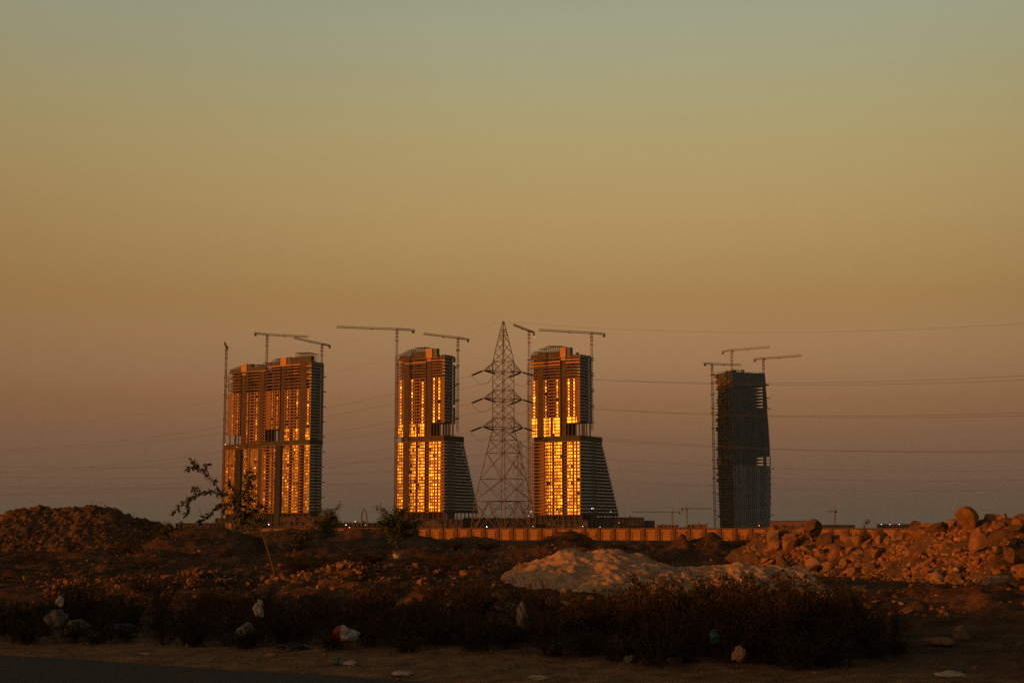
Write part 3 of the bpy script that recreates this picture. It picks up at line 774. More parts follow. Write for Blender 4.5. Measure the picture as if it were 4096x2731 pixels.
TA1 = dict(name='apartment_tower', label='shorter stepped slab at the far left of the paired unfinished towers', seed=9, corner=1060, D=1768, th=31.5,
    left_up=907, left_lo=892, side_up=None, side_lo=(None, None), score=None, pod=2053, band=(1771, 1792), top=1481, unf=1565, n_up=17, n_unf=7, n_lo=22, wide=0,
    void=((905, 959), 1733, (917, 937, 941, 952), ()),
    up=[(907, 958, [(912,920,'w'),(922,926,'o'),(926,931,'g'),(931,936,'o'),(941,945,'o'),(945,950,'g'),(950,956,'o')], None),
        (979, 1034, [(980,984,'o'),(984,990,'g'),(990,995,'o'),(1000,1012,'o'),(1017,1021,'o'),(1021,1027,'g'),(1027,1032,'o')], None),
        (1034.5, 1060, [(1054,1058,'o')], None)],
    piers_up=[(964, 978), (1035, 1053)],
    lo=[(892, 946, [(903,907,'n'),(909,914,'g'),(916,919,'o'),(921,925,'g'),(928,931,'n'),(934,938,'g'),(940,944,'g')], 'win'),
        (971, 1034, [(974,977,'n'),(979,983,'g'),(985,990,'g'),(993,996,'n'),(998,1003,'o'),(1005,1009,'g'),(1013,1017,'g'),(1020,1026,'g'),(1028,1032,'g')], 'win')],
    piers_lo=[(947, 970, 'd', 2.5), (1034, 1060, 'r', 0)], net=(900,), netmat='raw', edge=(892,), roofdeck=False,
    crown=[([(907,1466),(935,1458),(960,1452)], 2, 12), ([(1000,1452),(1036,1455),(1046,1446),(1060,1448)], 2, 12)],
    boxes=[(959, 981, 1449, 1481, 'wood'), (982, 999, 1450, 1481, 'bluebox'), (963, 978, 1487, 1494, 'wood'), (1001, 1056, 1462, 1481, 'steel'), (914, 956, 1468, 1481, 'steel')],
    fresh=[(979, 1060, 1480, 1483)],
    ticks=[1511, 1534, 1580, 1641, 1676, 1725], rticks=[], hoist=901, hoist_top=1470)
towers = [build_tower(c) for c in (TC, TB, TA2, TA1)]

# dark curved tower on the right
def dark_tower():
    D = 1850; corner = 2932
    T = Tower('dark_tower', 'dark netted curved tower standing alone at the right under three cranes', corner, D, -27)
    # left face runs back from the corner at th-90 .. use own frame: x to the right along the big face, y into the building
    rng = random.Random(4); T.root['category'] = 'tower'
    ct, st = math.cos(T.th), math.sin(T.th)
    def XR(px):
        k = kx(px); return (k * T.O.y - T.O.x) / (ct + k * st)
    def YL(px):   # depth along the left flank (x=0 plane)
        k = kx(px); return (k * T.O.y - T.O.x) / (st - k * ct)
    rows = [(2108, 2866, 3074), (2000, 2863, 3080), (1900, 2862, 3082), (1780, 2862, 3081), (1700, 2863, 3078), (1600, 2866, 3072), (1550, 2867, 3069), (1486, 2860, 3064)]
    ys = [r[0] for r in rows][::-1]
    def LR(py): return float(np.interp(py, ys, [r[1] for r in rows][::-1])), float(np.interp(py, ys, [r[2] for r in rows][::-1]))
    zg, zt = -1.0, T.Z(1487); n = 49; ph = (zt - zg) / n
    s1 = XR(3026); s2 = XR(3056)
    body, slabs, fins, lft, thr = MB(), MB(), MB(), MB(), MB(); fin2 = {}; fin1 = {}
    def py_of(z): return HOR - (z - EYE) / D * F
    fw = [rng.choice((.45, .6, .8)) for _ in range(18)]; flc = [MB() for _ in range(6)]
    for i in range(n):
        za = zg + i * ph; zb = za + ph; py = py_of((za + zb) / 2); l, r_ = LR(py)
        xr = XR(r_); yl = YL(l); see = 1540 < py < 1632 and rng.random() < .92; void = 1823 < py < 1862
        top = py < 1540
        depth = max(6, yl)
        slabs.box(0, xr, 0, depth, zb - .45, zb)
        if top: slabs.box(-.3, xr + .3, -.3, 0, za, zb)
        x1 = s1 if (see or void) else xr
        (slabs if top else body).box(2.5, x1 - .4, 1.2, depth - 1.0, za, zb - .45)
        if see or void:
            if void: body.box(XR(3053), XR(3064), .2, 1.2, za, zb - .45); body.box(XR(3053), XR(3064), depth - 2, depth - 1, za, zb - .45)
            for a in ([s1, s2, xr - .9] if not void else [s1, s2 + 1.5, xr - .9]):
                body.box(a, a + .8, .2, 1.2, za, zb - .45); body.box(a, a + .8, depth - 2, depth - 1, za, zb - .45)
            if see: body.box(s2 + .8, xr - .9, .8, 1.0, za, zb - .45); body.box(s1 + .8, s2, .3, .5, za, za + .8)
        # big face: vertical fins and spandrels
        m = 18
        for k in range(m):
            x = xr * k / m
            if (see or void) and x > s1 - 2: continue
            q = (fin2 if py > 1866 else fin1).setdefault(k, MB()); q.box(x, x + xr / m * fw[k], -.12, .2, za, zb + .01)
            if py > 1866 and (i + k) % 2: q.box(x + xr / m * fw[k], x + xr / m * .98, -.06, .2, za, za + 1.6)
        # left flank: open slabs, columns, some planking
        for k in range(6):
            y = depth * k / 6; flc[k].box(.1, .6, y, y + .8, za, zb + .01)
        for k in range(6):
            if rng.random() < .4: lft.box(.2, .45, depth * k / 6 + .9, depth * (k + 1) / 6 - .2, za, za + rng.uniform(.8, ph - .6))
        slabs.box(-rng.uniform(.2, 2.0), .1, depth * .25, depth, zb - .45, zb)
        if rng.random() < .5: slabs.box(-2.6, 0, depth - 2, depth + 1, zb - .4, zb - .1)
    for (pa, pb_, ya_, yb2) in ((2872, 2888, 1526, 1532), (2916, 2926, 1523, 1530), (2866, 2884, 1826, 1856), (2901, 2909, 1824, 1838), (2918, 2926, 1826, 1840), (2901, 2908, 1846, 1854), (2872, 2890, 1585, 1612), (2917, 2924, 1600, 1626)):
        q = MB(); q.box(-.3, .05, YL(pb_), YL(pa), T.Z(yb2), T.Z(ya_)); T.part(q, 'lit_flank_patch', 'lowwall' if ya_ > 1560 and ya_ < 1700 else 'plaster')  # formwork panels whose paler colour paints sunlit patches on the flank
    for q, o in enumerate((YL(2885), YL(2905), YL(2925))): lft.box(-.5, 0, o, o + 1.0, zg, zt - 14)
    T.part(body, 'concrete_core', 'darknet'); T.part(slabs, 'floor_slabs', 'darknet'); [T.part(q, 'flank_column', 'raw') for q in flc]
    for q in fin1.values(): T.part(q, 'facade_netting', 'darknet')
    for q in fin2.values(): T.part(q, 'facade_panel', 'greypanel')
    T.part(lft, 'flank_formwork', 'raw')
    top = MB(); xr = XR(3064)
    for k in range(90):
        x = rng.uniform(0, xr); top.box(x, x + .3, -.2, .1, zt - 1, zt + rng.uniform(.3, 2.2) + (2.2 if x < XR(2985) else 0))
    top.box(0, XR(2950), 0, 14, zt, zt + 2.2)
    for k in range(30):
        y = rng.uniform(0, YL(2861)); top.box(-.2, .1, y, y + .3, zt - 1, zt + rng.uniform(1.5, 4))
    T.part(top, 'rooftop_formwork', 'darknet')
    for py in (1531, 1584, 1627, 1872, 2057):
        pf = MB(); l, r_ = LR(py); z = T.Z(py); pf.box(XR(r_) - 2, XR(r_) + 5.0, -.6, 2, z - (1 if py < 1540 else .4), z + (1 if py < 1540 else .4)); T.part(pf, 'loading_platform', 'darknet')
    return T
TD = dark_tower()

# ------------------------------------------------------------------ tower cranes
def crane(label, D, mpx, level, tip, counter, mat='mast', zbase=-1.0, wj=2.0, wm=2.1, peak=None, same_depth=False, ties=()):
    P = W(mpx, level, D); z = P.z
    def pt(p):
        if same_depth: q = W(p[0], p[1], D); return Vector((q.x, q.y, z))
        q = onplane(p[0], p[1], z)
        if abs(q.y - D) > 75: q = Vector((q.x, D + math.copysign(75, q.y - D), z)); q.x = kx(p[0], p[1]) * q.y
        return q
    a = pt(tip); b = pt(counter)
    root = thing('tower_crane', label, 'tower crane', (P.x, P.y, zbase), 0, 'tower cranes')
    o = Vector((P.x, P.y, zbase)); c = Vector((0, 0, z - zbase))
    A = a - o; B = b - o
    m = MB(); lattice(m, (0, 0, 0), c - Vector((0, 0, 2.4)), wm, max(10, int((z - zbase) / 3.4)), .2)
    m.build('mast', mt[mat], root)
    for i, zt_ in enumerate((5, 9, 14)):
        t = MB(); zz = c.z - zt_; t.box(-wm * .9, wm * .9, -wm * .9, wm * .9, zz - .25, zz + .25); t.build('work_platform', mt[mat], root)
    t = MB(); t.tube(c - Vector((0, 0, 2.6)), c - Vector((0, 0, .8)), 1.5, 10); t.build('slewing_ring', mt[mat], root)
    j = MB(); lattice(j, c, A, wj, max(8, int((A - c).length / 3)), .2, tri=True); j.build('jib', mt[mat], root)
    k = MB(); lattice(k, c, B, wj * .9, max(4, int((B - c).length / 3)), .22); k.build('counter_jib', mt[mat], root)
    d = (B - c).normalized(); s = d.cross(Vector((0, 0, 1))).normalized()
    w = MB(); q = B - d * 1.6 - Vector((0, 0, 2.2))
    for e in (0, 1.3): w.tube(q - d * e - Vector((0, 0, 1.3)), q - d * e + Vector((0, 0, 1.8)), .85, 4)
    w.build('counterweight', mt['cweight'], root)
    cb = MB(); dj = (A - c).normalized(); pc = c + s * 1.7 - dj * -.8 - Vector((0, 0, 2.6)); cb.box(pc.x - .9, pc.x + .9, pc.y - .9, pc.y + .9, pc.z, pc.z + 2.2); cb.build('cab', mt[mat], root)
    f = c.lerp(A, .42); tr = MB(); tr.box(f.x - 1.1, f.x + 1.1, f.y - .7, f.y + .7, f.z - 1.9, f.z - .9)
    tr.build('trolley', mt[mat], root)
    if peak:
        h = zpx(peak, D) - z; pk = MB(); top = c + Vector((0, 0, h))
        for e in (-1, 1):
            pk.tube(c + s * e, top, .25, 4); pk.tube(c + d * 1.2 + s * e * .5, top, .2, 4)
        pk.tube(top, c.lerp(A, .65) + Vector((0, 0, 1)), .1, 3); pk.tube(top, B + Vector((0, 0, .6)), .1, 3)
        pk.build('tower_peak', mt[mat], root)
    for zz in ties:
        t = MB(); h = zpx(zz, D) - zbase; t.box(-2.3, 2.3, -2.3, 2.3, h - .4, h + .4); t.build('tie_collar', mt[mat], root)
    return root
crane('crane seen end on at the far left edge of the paired towers', 1770, 906, 1386, (899, 1368), (909, 1390), ties=(1510, 1580, 1676))
crane('crane with a long jib pointing right above the gap of the paired towers', 1775, 1069, 1338, (1233, 1346), (1016, 1332))
crane('crane over the right end of the paired towers with its jib pointing left', 1775, 1288, 1375, (1175, 1350), (1322, 1383), zbase=180)
crane('crane with the longest jib pointing far left on the tower left of the pylon', 1668, 1588, 1316, (1346, 1307), (1660, 1321))
crane('crane at the right corner of the tower left of the pylon', 1690, 1832, 1351, (1693, 1334), (1877, 1358), zbase=115, ties=(1402, 1462, 1535, 1598, 1672))
crane('short looking crane just right of the pylon top, jib tilted up to the left', 1640, 2116, 1322, (2053, 1297), (2138, 1331), ties=(1440, 1523, 1585))
crane('crane at the right corner of the brightest tower with a long level jib', 1662, 2366, 1331, (2155, 1319), (2422, 1337), zbase=115, ties=(1431, 1494, 1557, 1620))
crane('grey crane rising from the ground along the left edge of the dark tower', 1850, 2848, 1455, (2965, 1459), (2814, 1453), mat='mastgrey', ties=(1500, 1531, 1578, 1632, 1652, 1712, 1772, 1839, 1872, 1912, 1970, 2042))
crane('yellowish crane on top of the dark tower, highest of its three', 1880, 2926, 1400, (3081, 1387), (2887, 1407), mat='mastyel', zbase=150)
crane('reddish crane at the right end of the dark tower roof', 1912, 3053, 1433, (3205, 1422), (3014, 1438), mat='mastred', zbase=150)
crane('tiny distant red jibbed crane between the brightest tower and the dark tower', 2600, 2689, 2047, (2527, 2047), (2723, 2047), mat='mastred', peak=2025, same_depth=True, wj=1.2, wm=2.6)
crane('tiny distant grey crane closest to the dark tower', 2400, 2747, 2033, (2846, 2027), (2724, 2034), mat='mastgrey', peak=2009, same_depth=True, wj=1.6, wm=2.4)
crane('tiny distant crane far right above the warehouse roof', 2600, 3339, 2043, (3311, 2040), (3350, 2044), mat='mastred', peak=2021, same_depth=True, wj=1.8, wm=2.4)

# ------------------------------------------------------------------ lattice pylons and lines
PYD = 343.0
PB = W(2013, 1800, PYD); PO = Vector((PB.x, PYD, -1.0))
def pylon(label, O, D, levels, arms, rot, bar, group=None, strings='tension'):
    """levels: (z, half diagonal); arms: list of (z, ztop, tipL vec, tipR vec) in local coordinates"""
    root = thing('lattice_pylon', label, 'pylon', O, 0, group)
    body, brace = MB(), MB()
    def ring(z, h): return [Vector((h * math.cos(rot + k * math.pi / 2), h * math.sin(rot + k * math.pi / 2), z)) for k in range(4)]
    for i in range(len(levels) - 1):
        (z0, h0, sub), (z1, h1, _) = levels[i], levels[i + 1]
        a, b = ring(z0, h0), ring(z1, h1)
        for k in range(4): body.tube(a[k], b[k], bar * 1.15, 4)
        for q in range(sub):
            f0, f1 = q / sub, (q + 1) / sub
            for k in range(4):
                k2 = (k + 1) % 4
                p0, p1 = a[k].lerp(b[k], f0), a[k2].lerp(b[k2], f0); q0, q1 = a[k].lerp(b[k], f1), a[k2].lerp(b[k2], f1)
                big = (p1 - p0).length > 4.5
                brace.tube(p0, q1, bar * (.8 if big else .6), 4, cap=False); brace.tube(p1, q0, bar * (.8 if big else .6), 4, cap=False)
                if q == 0 and i: brace.tube(p0, p1, bar * .7, 4, cap=False)
                if big:
                    c = (p0 + p1 + q0 + q1) / 4
                    brace.tube(p0.lerp(q0, .5), p0.lerp(q1, .27), bar * .35, 3, cap=False); brace.tube(p1.lerp(q1, .5), p1.lerp(q0, .27), bar * .35, 3, cap=False)
                    brace.tube(p0.lerp(q0, .5), q0.lerp(p1, .27), bar * .35, 3, cap=False); brace.tube(p1.lerp(q1, .5), q1.lerp(p0, .27), bar * .35, 3, cap=False)
                    brace.tube(p0.lerp(q0, .5), p1.lerp(q1, .5), bar * .35, 3, cap=False) if q == 0 and i == 1 else None
    body.build('tower_legs', mt['galv'], root); brace.build('bracing', mt['galv'], root)
    for (z, zt, L, Rr, hb) in arms:
        for tip in (L, Rr):
            am = MB(); t = Vector(tip)
            side = Vector((-t.y, t.x, 0)).normalized()
            n = Vector((t.x, t.y, 0)).normalized()
            for e in (-1, 1):
                r0 = n * (hb * .75) + side * (e * hb * .5); b0 = Vector((r0.x, r0.y, z)); t0 = Vector((r0.x, r0.y, zt))
                am.tube(b0, t, bar * .8, 4); am.tube(t0, t, bar * .8, 4)
                for q in range(1, 5):
                    f = q / 5; am.tube(b0.lerp(t, f), t0.lerp(t, f), bar * .4, 3, cap=False); am.tube(b0.lerp(t, f), t0.lerp(t, f - .2), bar * .4, 3, cap=False)
                am.tube(b0, Vector((-b0.x, -b0.y, z)) * 1, bar * .5, 3, cap=False)
            for q in range(0, 5):
                f = q / 5
                b1 = Vector((n.x * hb * .75 + side.x * hb * .5, n.y * hb * .75 + side.y * hb * .5, z)); b2 = Vector((n.x * hb * .75 - side.x * hb * .5, n.y * hb * .75 - side.y * hb * .5, z))
                am.tube(b1.lerp(t, f), b2.lerp(t, min(1, f + .2)), bar * .4, 3, cap=False)
            am.build('cross_arm', mt['galv'], root)
    return root
def zz(py): return zpx(py, PYD) + 1.0
s_ = F / PYD
lev = [(0, 8.0, 1), (zz(2004), 6.85, 1), (zz(1915), 5.55, 1), (zz(1811), 4.05, 1), (zz(1760), 3.3, 1), (zz(1716), 2.62, 1), (zz(1672), 2.6, 2), (zz(1604), 2.58, 1), (zz(1561), 2.57, 2), (zz(1490), 2.56, 1), (zz(1445), 2.55, 3), (zz(1340), 1.0, 2), (zz(1285), .12, 1)]
def loc(px, py, Y):
    p = W(px, py, Y); return p - PO
arms = []
for (pl_, pr_, zt_) in (((1935, 1479), (2087, 1490), 1445), ((1935, 1590), (2089, 1600), 1558), ((1931, 1703), (2093, 1713), 1670)):
    L = loc(pl_[0], pl_[1], PYD - 2.0); Rr = loc(pr_[0], pr_[1], PYD + 2.0)
    z = (L.z + Rr.z) / 2; L.z = Rr.z = z
    arms.append((z, zz(zt_), L, Rr, 2.56))
py1 = pylon('big rusty lattice pylon with six dark insulator pairs in the middle of the picture', PO, PYD, lev, arms, R(4), .082, 'lattice pylons')
# legs fork near the ground
fk = MB()
def ringp(z, h): return [Vector((h * math.cos(R(4) + k * math.pi / 2), h * math.sin(R(4) + k * math.pi / 2), z)) for k in range(4)]
A0, A1 = ringp(0, 8.0), ringp(zz(2004), 6.85)
for k in range(4):
    m_ = (A1[k] + A1[(k + 1) % 4]) / 2
    for e in (k, (k + 1) % 4):
        fk.tube(A0[e], m_, .09, 4)
        for f in (.3, .55, .8): fk.tube(A0[e].lerp(A1[e], f), A0[e].lerp(m_, f), .045, 3); fk.tube(A0[e].lerp(A1[e], f), A0[e].lerp(m_, f + .2), .045, 3)
    fk.tube(m_, (A1[(k + 2) % 4] + A1[(k + 1) % 4]) / 2, .07, 4)
fk.build('leg_bracing', mt['galv'], py1)
P2 = Vector((230, 150, 0)); P3 = Vector((-300, 528, 0))
def span(a, b, sag, n=40):
    return [a.lerp(b, i / n) - Vector((0, 0, 4 * sag * (i / n) * (1 - i / n))) for i in range(n + 1)]
LV = ('top', 'middle', 'bottom')
def insulator(p, d, root):
    """heavy tension string from p along d"""
    mb = MB(); d = d.normalized(); side = d.cross(Vector((0, 0, 1))).normalized()
    for e in (-.16, .16):
        a = p + d * .5 + side * e; mb.tube(p, a, .05, 4)
        for i in range(16):
            q = a + d * (i * .19); mb.tube(q, q + d * .10, .20, 7, .13)
        mb.tube(a, a + d * 3.05, .07, 5)
    mb.tube(p + d * 3.6 - side * .3, p + d * 3.6 + side * .3, .05, 4)
    mb.build('insulator', mt['insul'], root)
    return p + d * 3.7
wire_r = .026
for li, (z, zt_, L, Rr, hb) in enumerate(arms):
    for si, tip in enumerate((L, Rr)):
        ends = []
        for wi, (E, nm, sg) in enumerate(((P3, 'left', 13.6), (P2, 'right', 9.8))):
            off = Vector((tip.x, tip.y, 0))
            dest = Vector((E.x, E.y, 0)) + off + Vector((0, 0, PO.z + z))
            d = (dest - (PO + tip)); d.z = 0; d.normalize(); d.z = -.30
            e = insulator(tip, d, py1); ends.append(e)
            pts_ = span(PO + e, dest, sg)
            mb = MB(); mb.path(pts_, wire_r, 4); o = mb.build('power_cable', mt['wire'])
            tag(o, '%s cable of the %s circuit running %s from the big pylon' % (LV[li], 'left' if si == 0 else 'right', nm), 'power cable', 'cables of the big pylon')
        j = MB(); j.path([ends[0].lerp(ends[1], i / 14) - Vector((0, 0, 2.5 * 4 * (i / 14) * (1 - i / 14) * .95)) for i in range(15)], .035, 4)
        j.build('jumper_cable', mt['wire'], py1)
topz = zz(1285)
for E, nm, sg in ((P3, 'left', 19), (P2, 'right', 12.5)):
    mb = MB(); mb.path(span(PO + Vector((0, 0, topz)), Vector((E.x, E.y, PO.z + topz)), sg), .018, 3); o = mb.build('ground_wire', mt['wire'])
    tag(o, 'thin wire running %s from the very tip of the big pylon' % nm, 'ground wire', 'wires at the pylon tip')
# second pylon further away
D2 = 840.0; B2 = W(2079, 1900, D2); O2 = Vector((B2.x, D2, -1.0))
def z2(py): return zpx(py, D2) + 1.0
lev2 = [(0, 4.6, 1), (z2(2050), 3.6, 2), (z2(1985), 2.7, 3), (z2(1900), 1.9, 4), (z2(1790), 1.35, 1), (z2(1762), .5, 1)]
arms2 = []
for py in (1787, 1830, 1873):
    arms2.append((z2(py), z2(py) + 2.4, Vector((-3.9, -.8, z2(py))), Vector((3.9, .8, z2(py))), 1.4))
py2 = pylon('smaller distant lattice pylon seen through the legs of the big one', O2, D2, lev2, arms2, R(20), .07, 'lattice pylons')
for (z, zt_, L, Rr, hb) in arms2:
    for tip in (L, Rr):
        mb = MB(); mb.tube(tip, tip - Vector((0, 0, 3.4)), .13, 5); mb.build('insulator', mt['insul'], py2)
        a = O2 + tip - Vector((0, 0, 3.4))
        for E, nm in ((Vector((480, 1000, 0)), 'right'), (Vector((-470, 900, 0)), 'left')):
            dest = Vector((E.x + tip.x, E.y + tip.y, a.z + 1)); mb = MB(); mb.path(span(a, dest, 8), .028, 3); o = mb.build('power_cable', mt['wire'])
            tag(o, 'faint low cable running %s from the distant pylon' % nm, 'power cable', 'cables of the distant pylon to the ' + nm)

# ------------------------------------------------------------------ boundary wall
wr = thing('boundary_wall', 'long orange panelled boundary wall crossing the plot in front of the towers', 'wall')
def wally_(x): return 295 - .32 * x
bay = 3.06; L_ = math.sqrt(1 + .32 ** 2); ztop = 1.68
pm, pierm, gm = MB(), MB(), MB()
def wallpanel():
    p = MB(); w = bay - .6
    p.box(-w/2, w/2, 0, .2, -1.6, ztop - .22)
    # raised frame on the panel face
    for a, b, c, d in ((-w/2 + .28, -w/2 + .42, -1.6, ztop - .5), (w/2 - .42, w/2 - .28, -1.6, ztop - .5), (-w/2 + .42, w/2 - .42, ztop - .64, ztop - .5)):
        p.box(a, b, -.14, -.003, c, d)
    return p.mesh('wall_panel')
def wallpier():
    p = MB(); p.box(-.29, .29, -.24, .32, -1.6, ztop - .2); p.box(-.36, .36, -.31, .39, ztop - .2, ztop - .1); return p.mesh('wall_pier')
m1, m2 = wallpanel(), wallpier(); m1.materials.append(mt['wallp']); m2.materials.append(mt['wallpier'])
ang = math.atan2(-.32, 1)
i0, i1 = -20, 52
for i in range(i0, i1):
    x = (i + .5) * bay / L_; o = link('wall_panel', m1, None, wr); o.location = (x, wally_(x), 0); o.rotation_euler = (0, 0, ang)
for i in range(i0, i1 + 1):
    x = i * bay / L_; o = link('wall_pier', m2, None, wr); o.location = (x, wally_(x), 0); o.rotation_euler = (0, 0, ang)
cp = MB(); xa, xb = i0 * bay / L_, i1 * bay / L_; n_ = 60
for i in range(n_):
    a = xa + (xb - xa) * i / n_; b = xa + (xb - xa) * (i + 1) / n_
    h = rnd.uniform(-.012, .012)
    cp.add([(a, wally_(a) - .18, ztop - .1 + h), (b, wally_(b) - .18, ztop - .1 + h), (b, wally_(b) + .34, ztop - .1 + h), (a, wally_(a) + .34, ztop - .1 + h),
            (a, wally_(a) - .18, ztop + .04 + h), (b, wally_(b) - .18, ztop + .04 + h), (b, wally_(b) + .34, ztop + .04 + h), (a, wally_(a) + .34, ztop + .04 + h)],
           [(0,3,2,1),(4,5,6,7),(0,1,5,4),(1,2,6,5),(2,3,7,6),(3,0,4,7)])
cp.build('coping', mt['wallpier'], wr)

# ------------------------------------------------------------------ low buildings at the foot of the towers
def lowb(name, label, cat, x0, x1, ytop, D, depth, mat, floors=2, bays=6, roof=None, rz=0, ybot=None, ragged=0, openm='lowdark'):
    a = W(x0, 2100, D); b = W(x1, 2100, D); w = b.x - a.x; zt = zpx(ytop, D); zb = -1.0 if ybot is None else zpx(ybot, D)
    root = thing(name, label, cat, (a.x, D, zb), rz); h = zt - zb
    body = MB(); body.box(0.4, w - .4, 1.2, depth, 0, h - .3); body.build('inner_wall', mt[openm], root)
    fr = MB(); fh = h / floors
    for f in range(floors + 1): fr.box(0, w, -.1, depth + .1, max(0, f * fh - .7), max(.1, f * fh))
    for i in range(bays + 1):
        x = (w - .6) * i / bays; fr.box(x, x + .6, 0, 1.2, 0, h - .7)
    fr.build('concrete_frame', mt[mat], root)
    inf = MB(); r = random.Random(int(x0))
    for f in range(floors):
        for i in range(bays):
            if r.random() < .5:
                x = (w - .6) * i / bays + .6; x2 = (w - .6) * (i + 1) / bays
                inf = MB(); inf.box(x, x2 - (x2 - x) * r.choice((0, .3, .6)), .3, .55, f * fh, (f + 1) * fh - .7 - r.choice((0, 1.2))); inf.build('infill_wall', mt[mat], root)
    if ragged:
        for i in range(ragged):
            rg = MB(); x = r.uniform(0, w - 1); rg.box(x, x + r.uniform(.3, 3), .2, 1.5, h, h + r.uniform(.6, 2.2)); rg.build('roof_clutter', mt['lowdark'], root)
    return root
LB = 'low building'
shed = lowb('site_shed', 'low open shed with thin posts at the far left of the building site', LB, 702, 905, 2091, 1560, 20, 'lowdark', 1, 12, ragged=6)
lowb('podium_block', 'dark two storey block in front of the stepped left tower', LB, 860, 1050, 2071, 1690, 30, 'lowdark', 3, 9, ragged=8)
lowb('podium_block', 'three storey concrete podium below the taller paired tower', LB, 1120, 1340, 2066, 1660, 30, 'lowwall', 3, 11, ragged=12)
lowb('site_fence', 'pale lit hoarding at the foot of the paired towers', 'hoarding', 1116, 1222, 2105, 1500, 1.6, 'lowwall', 1, 10)
lowb('site_hut', 'small bright orange site hut at the foot of the stepped tower', 'hut', 903, 925, 2092, 1480, 8, 'wood', 1, 2, openm='wood')
lowb('site_hut', 'flat lit site hut just left of the bright orange one', 'hut', 752, 792, 2097, 1480, 8, 'lowwall', 1, 3, openm='lowwall')
lowb('podium_block', 'dark single storey block between the paired towers and the next tower', LB, 1345, 1580, 2090, 1640, 20, 'lowdark', 1, 14, ragged=14)
lowb('podium_block', 'panelled podium below the tower left of the pylon', LB, 1655, 1850, 2076, 1600, 24, 'lowwall', 2, 9, ragged=5)
lowb('podium_block', 'long dark podium seen behind the pylon legs', LB, 1850, 2150, 2071, 1700, 30, 'lowdark', 2, 18, ragged=10)
lowb('podium_block', 'lit podium front with wide openings below the brightest tower', LB, 2188, 2352, 2080, 1585, 20, 'lowwall', 2, 7)
lowb('podium_block', 'dark frame building with a row of open bays right of the brightest tower', LB, 2352, 2578, 2068, 1650, 30, 'lowdark', 3, 16, ragged=10)
lowb('podium_block', 'lower dark step at the end of the frame building', LB, 2578, 2620, 2081, 1655, 20, 'lowdark', 2, 3)
lowb('low_house', 'low pinkish house with small windows left of the dark tower', LB, 2628, 2715, 2098, 1900, 15, 'pinkwall', 1, 6, ragged=2, openm='pinkwall')
lowb('low_house', 'low pinkish house touching the foot of the dark tower', LB, 2752, 2830, 2096, 1900, 15, 'pinkwall', 1, 5, ragged=2, openm='pinkwall')
lowb('gatehouse', 'small lit gatehouse at the foot of the dark tower', LB, 3033, 3056, 2090, 1780, 8, 'wood', 1, 2, openm='lowdark')
lowb('low_house', 'long low pale building right of the warehouse', LB, 3296, 3420, 2098, 2100, 20, 'pinkwall', 1, 8, openm='pinkwall')
lowb('low_house', 'long low dark building with a row of lamps at the far right', LB, 3520, 3740, 2095, 2100, 20, 'lowdark', 1, 12)
# warehouse with shallow roof
wa = W(3078, 2100, 2000); wb = W(3262, 2100, 2000); wz = zpx(2085, 2000)
wh = thing('warehouse', 'wide pink walled warehouse with a flat grey roof right of the dark tower', 'warehouse', (wa.x, 2000, -1), R(-6))
w_ = wb.x - wa.x; h_ = wz + 1
b = MB(); b.box(0, w_, 0, 60, 0, h_); b.build('wall', mt['pinkwall'], wh)
b = MB(); b.box(w_, w_ + 1.2, 0, 60, 0, h_ - .3); b.build('end_wall', mt['lowdark'], wh)
b = MB(); b.add([(-1, -1, h_), (w_ + 2, -1, h_), (w_ + 2, 61, h_), (-1, 61, h_), (-1, 30, h_ + 1.6), (w_ + 2, 30, h_ + 1.6), (-1, -1, h_ + .5), (w_ + 2, -1, h_ + .5)], [(6, 7, 5, 4), (4, 5, 2, 3), (0, 1, 7, 6), (3, 2, 1, 0), (0, 6, 4, 3), (1, 2, 5, 7)]); b.build('roof', mt['roofmetal'], wh)
b = MB()
for i in range(5): b.box(w_ * (i + .4) / 5, w_ * (i + .7) / 5, -.12, -.01, 0, h_ * .6)
b.build('loading_door', mt['lowdark'], wh)
# pointed arch monument
Da = 1500; af = [(1446, 2112), (1446, 2062), (1449, 2048), (1457, 2032), (1465, 2048), (1468, 2062), (1468, 2112)]
ar = MB(); ar.path([W(p[0], p[1], Da) for p in af], .5, 6); ar.path([W(p[0] + (1.5 if p[0] < 1457 else -1.5 if p[0] > 1457 else 0), p[1] + 2, Da + 2.2) for p in af], .4, 6)
o = ar.build('arch_monument', mt['mastgrey']); tag(o, 'slender pointed arch standing alone between the paired towers and the next tower', 'arch')
bo = MB(); bo.tube(W(817, 2080, 1520), W(790, 2028, 1520), .45, 5, .25); bo.tube(W(817, 2108, 1520), W(817, 2078, 1520), .6, 5)
tag(bo.build('concrete_pump', mt['mastgrey']), 'thin slanting pump boom rising left of the stepped tower', 'pump boom')
# far dark tree belts
def belt(label, x0, x1, D, h, n, seed):
    r = random.Random(seed); mb = MB(); a = W(x0, 2100, D).x; b = W(x1, 2100, D).x
    for i in range(n):
        x = r.uniform(a, b); hh = h * r.uniform(.45, 1) * (.7 + .3 * math.sin(x * .11 + seed)); c = Vector((x, D + r.uniform(-6, 6), -1))
        for k in range(9):
            p = c + Vector((r.gauss(0, 1.3), r.gauss(0, 1.3), hh * r.uniform(.1, 1))); d = Vector((r.gauss(0,1), r.gauss(0,1), r.gauss(0,1)))
            mb.leaf(p, d, Vector((r.gauss(0,1), r.gauss(0,1), 1)), r.uniform(.9, 1.9), r.uniform(.7, 1.4))
    o = mb.build('treeline', mt['hedge']); tag(o, label, 'trees', None, 'stuff')
belt('dark line of far trees between the left towers', 1300, 1700, 1450, 7, 420, 3)
belt('dark line of far bushes left of the dark tower', 2620, 3010, 1700, 3.6, 330, 4)
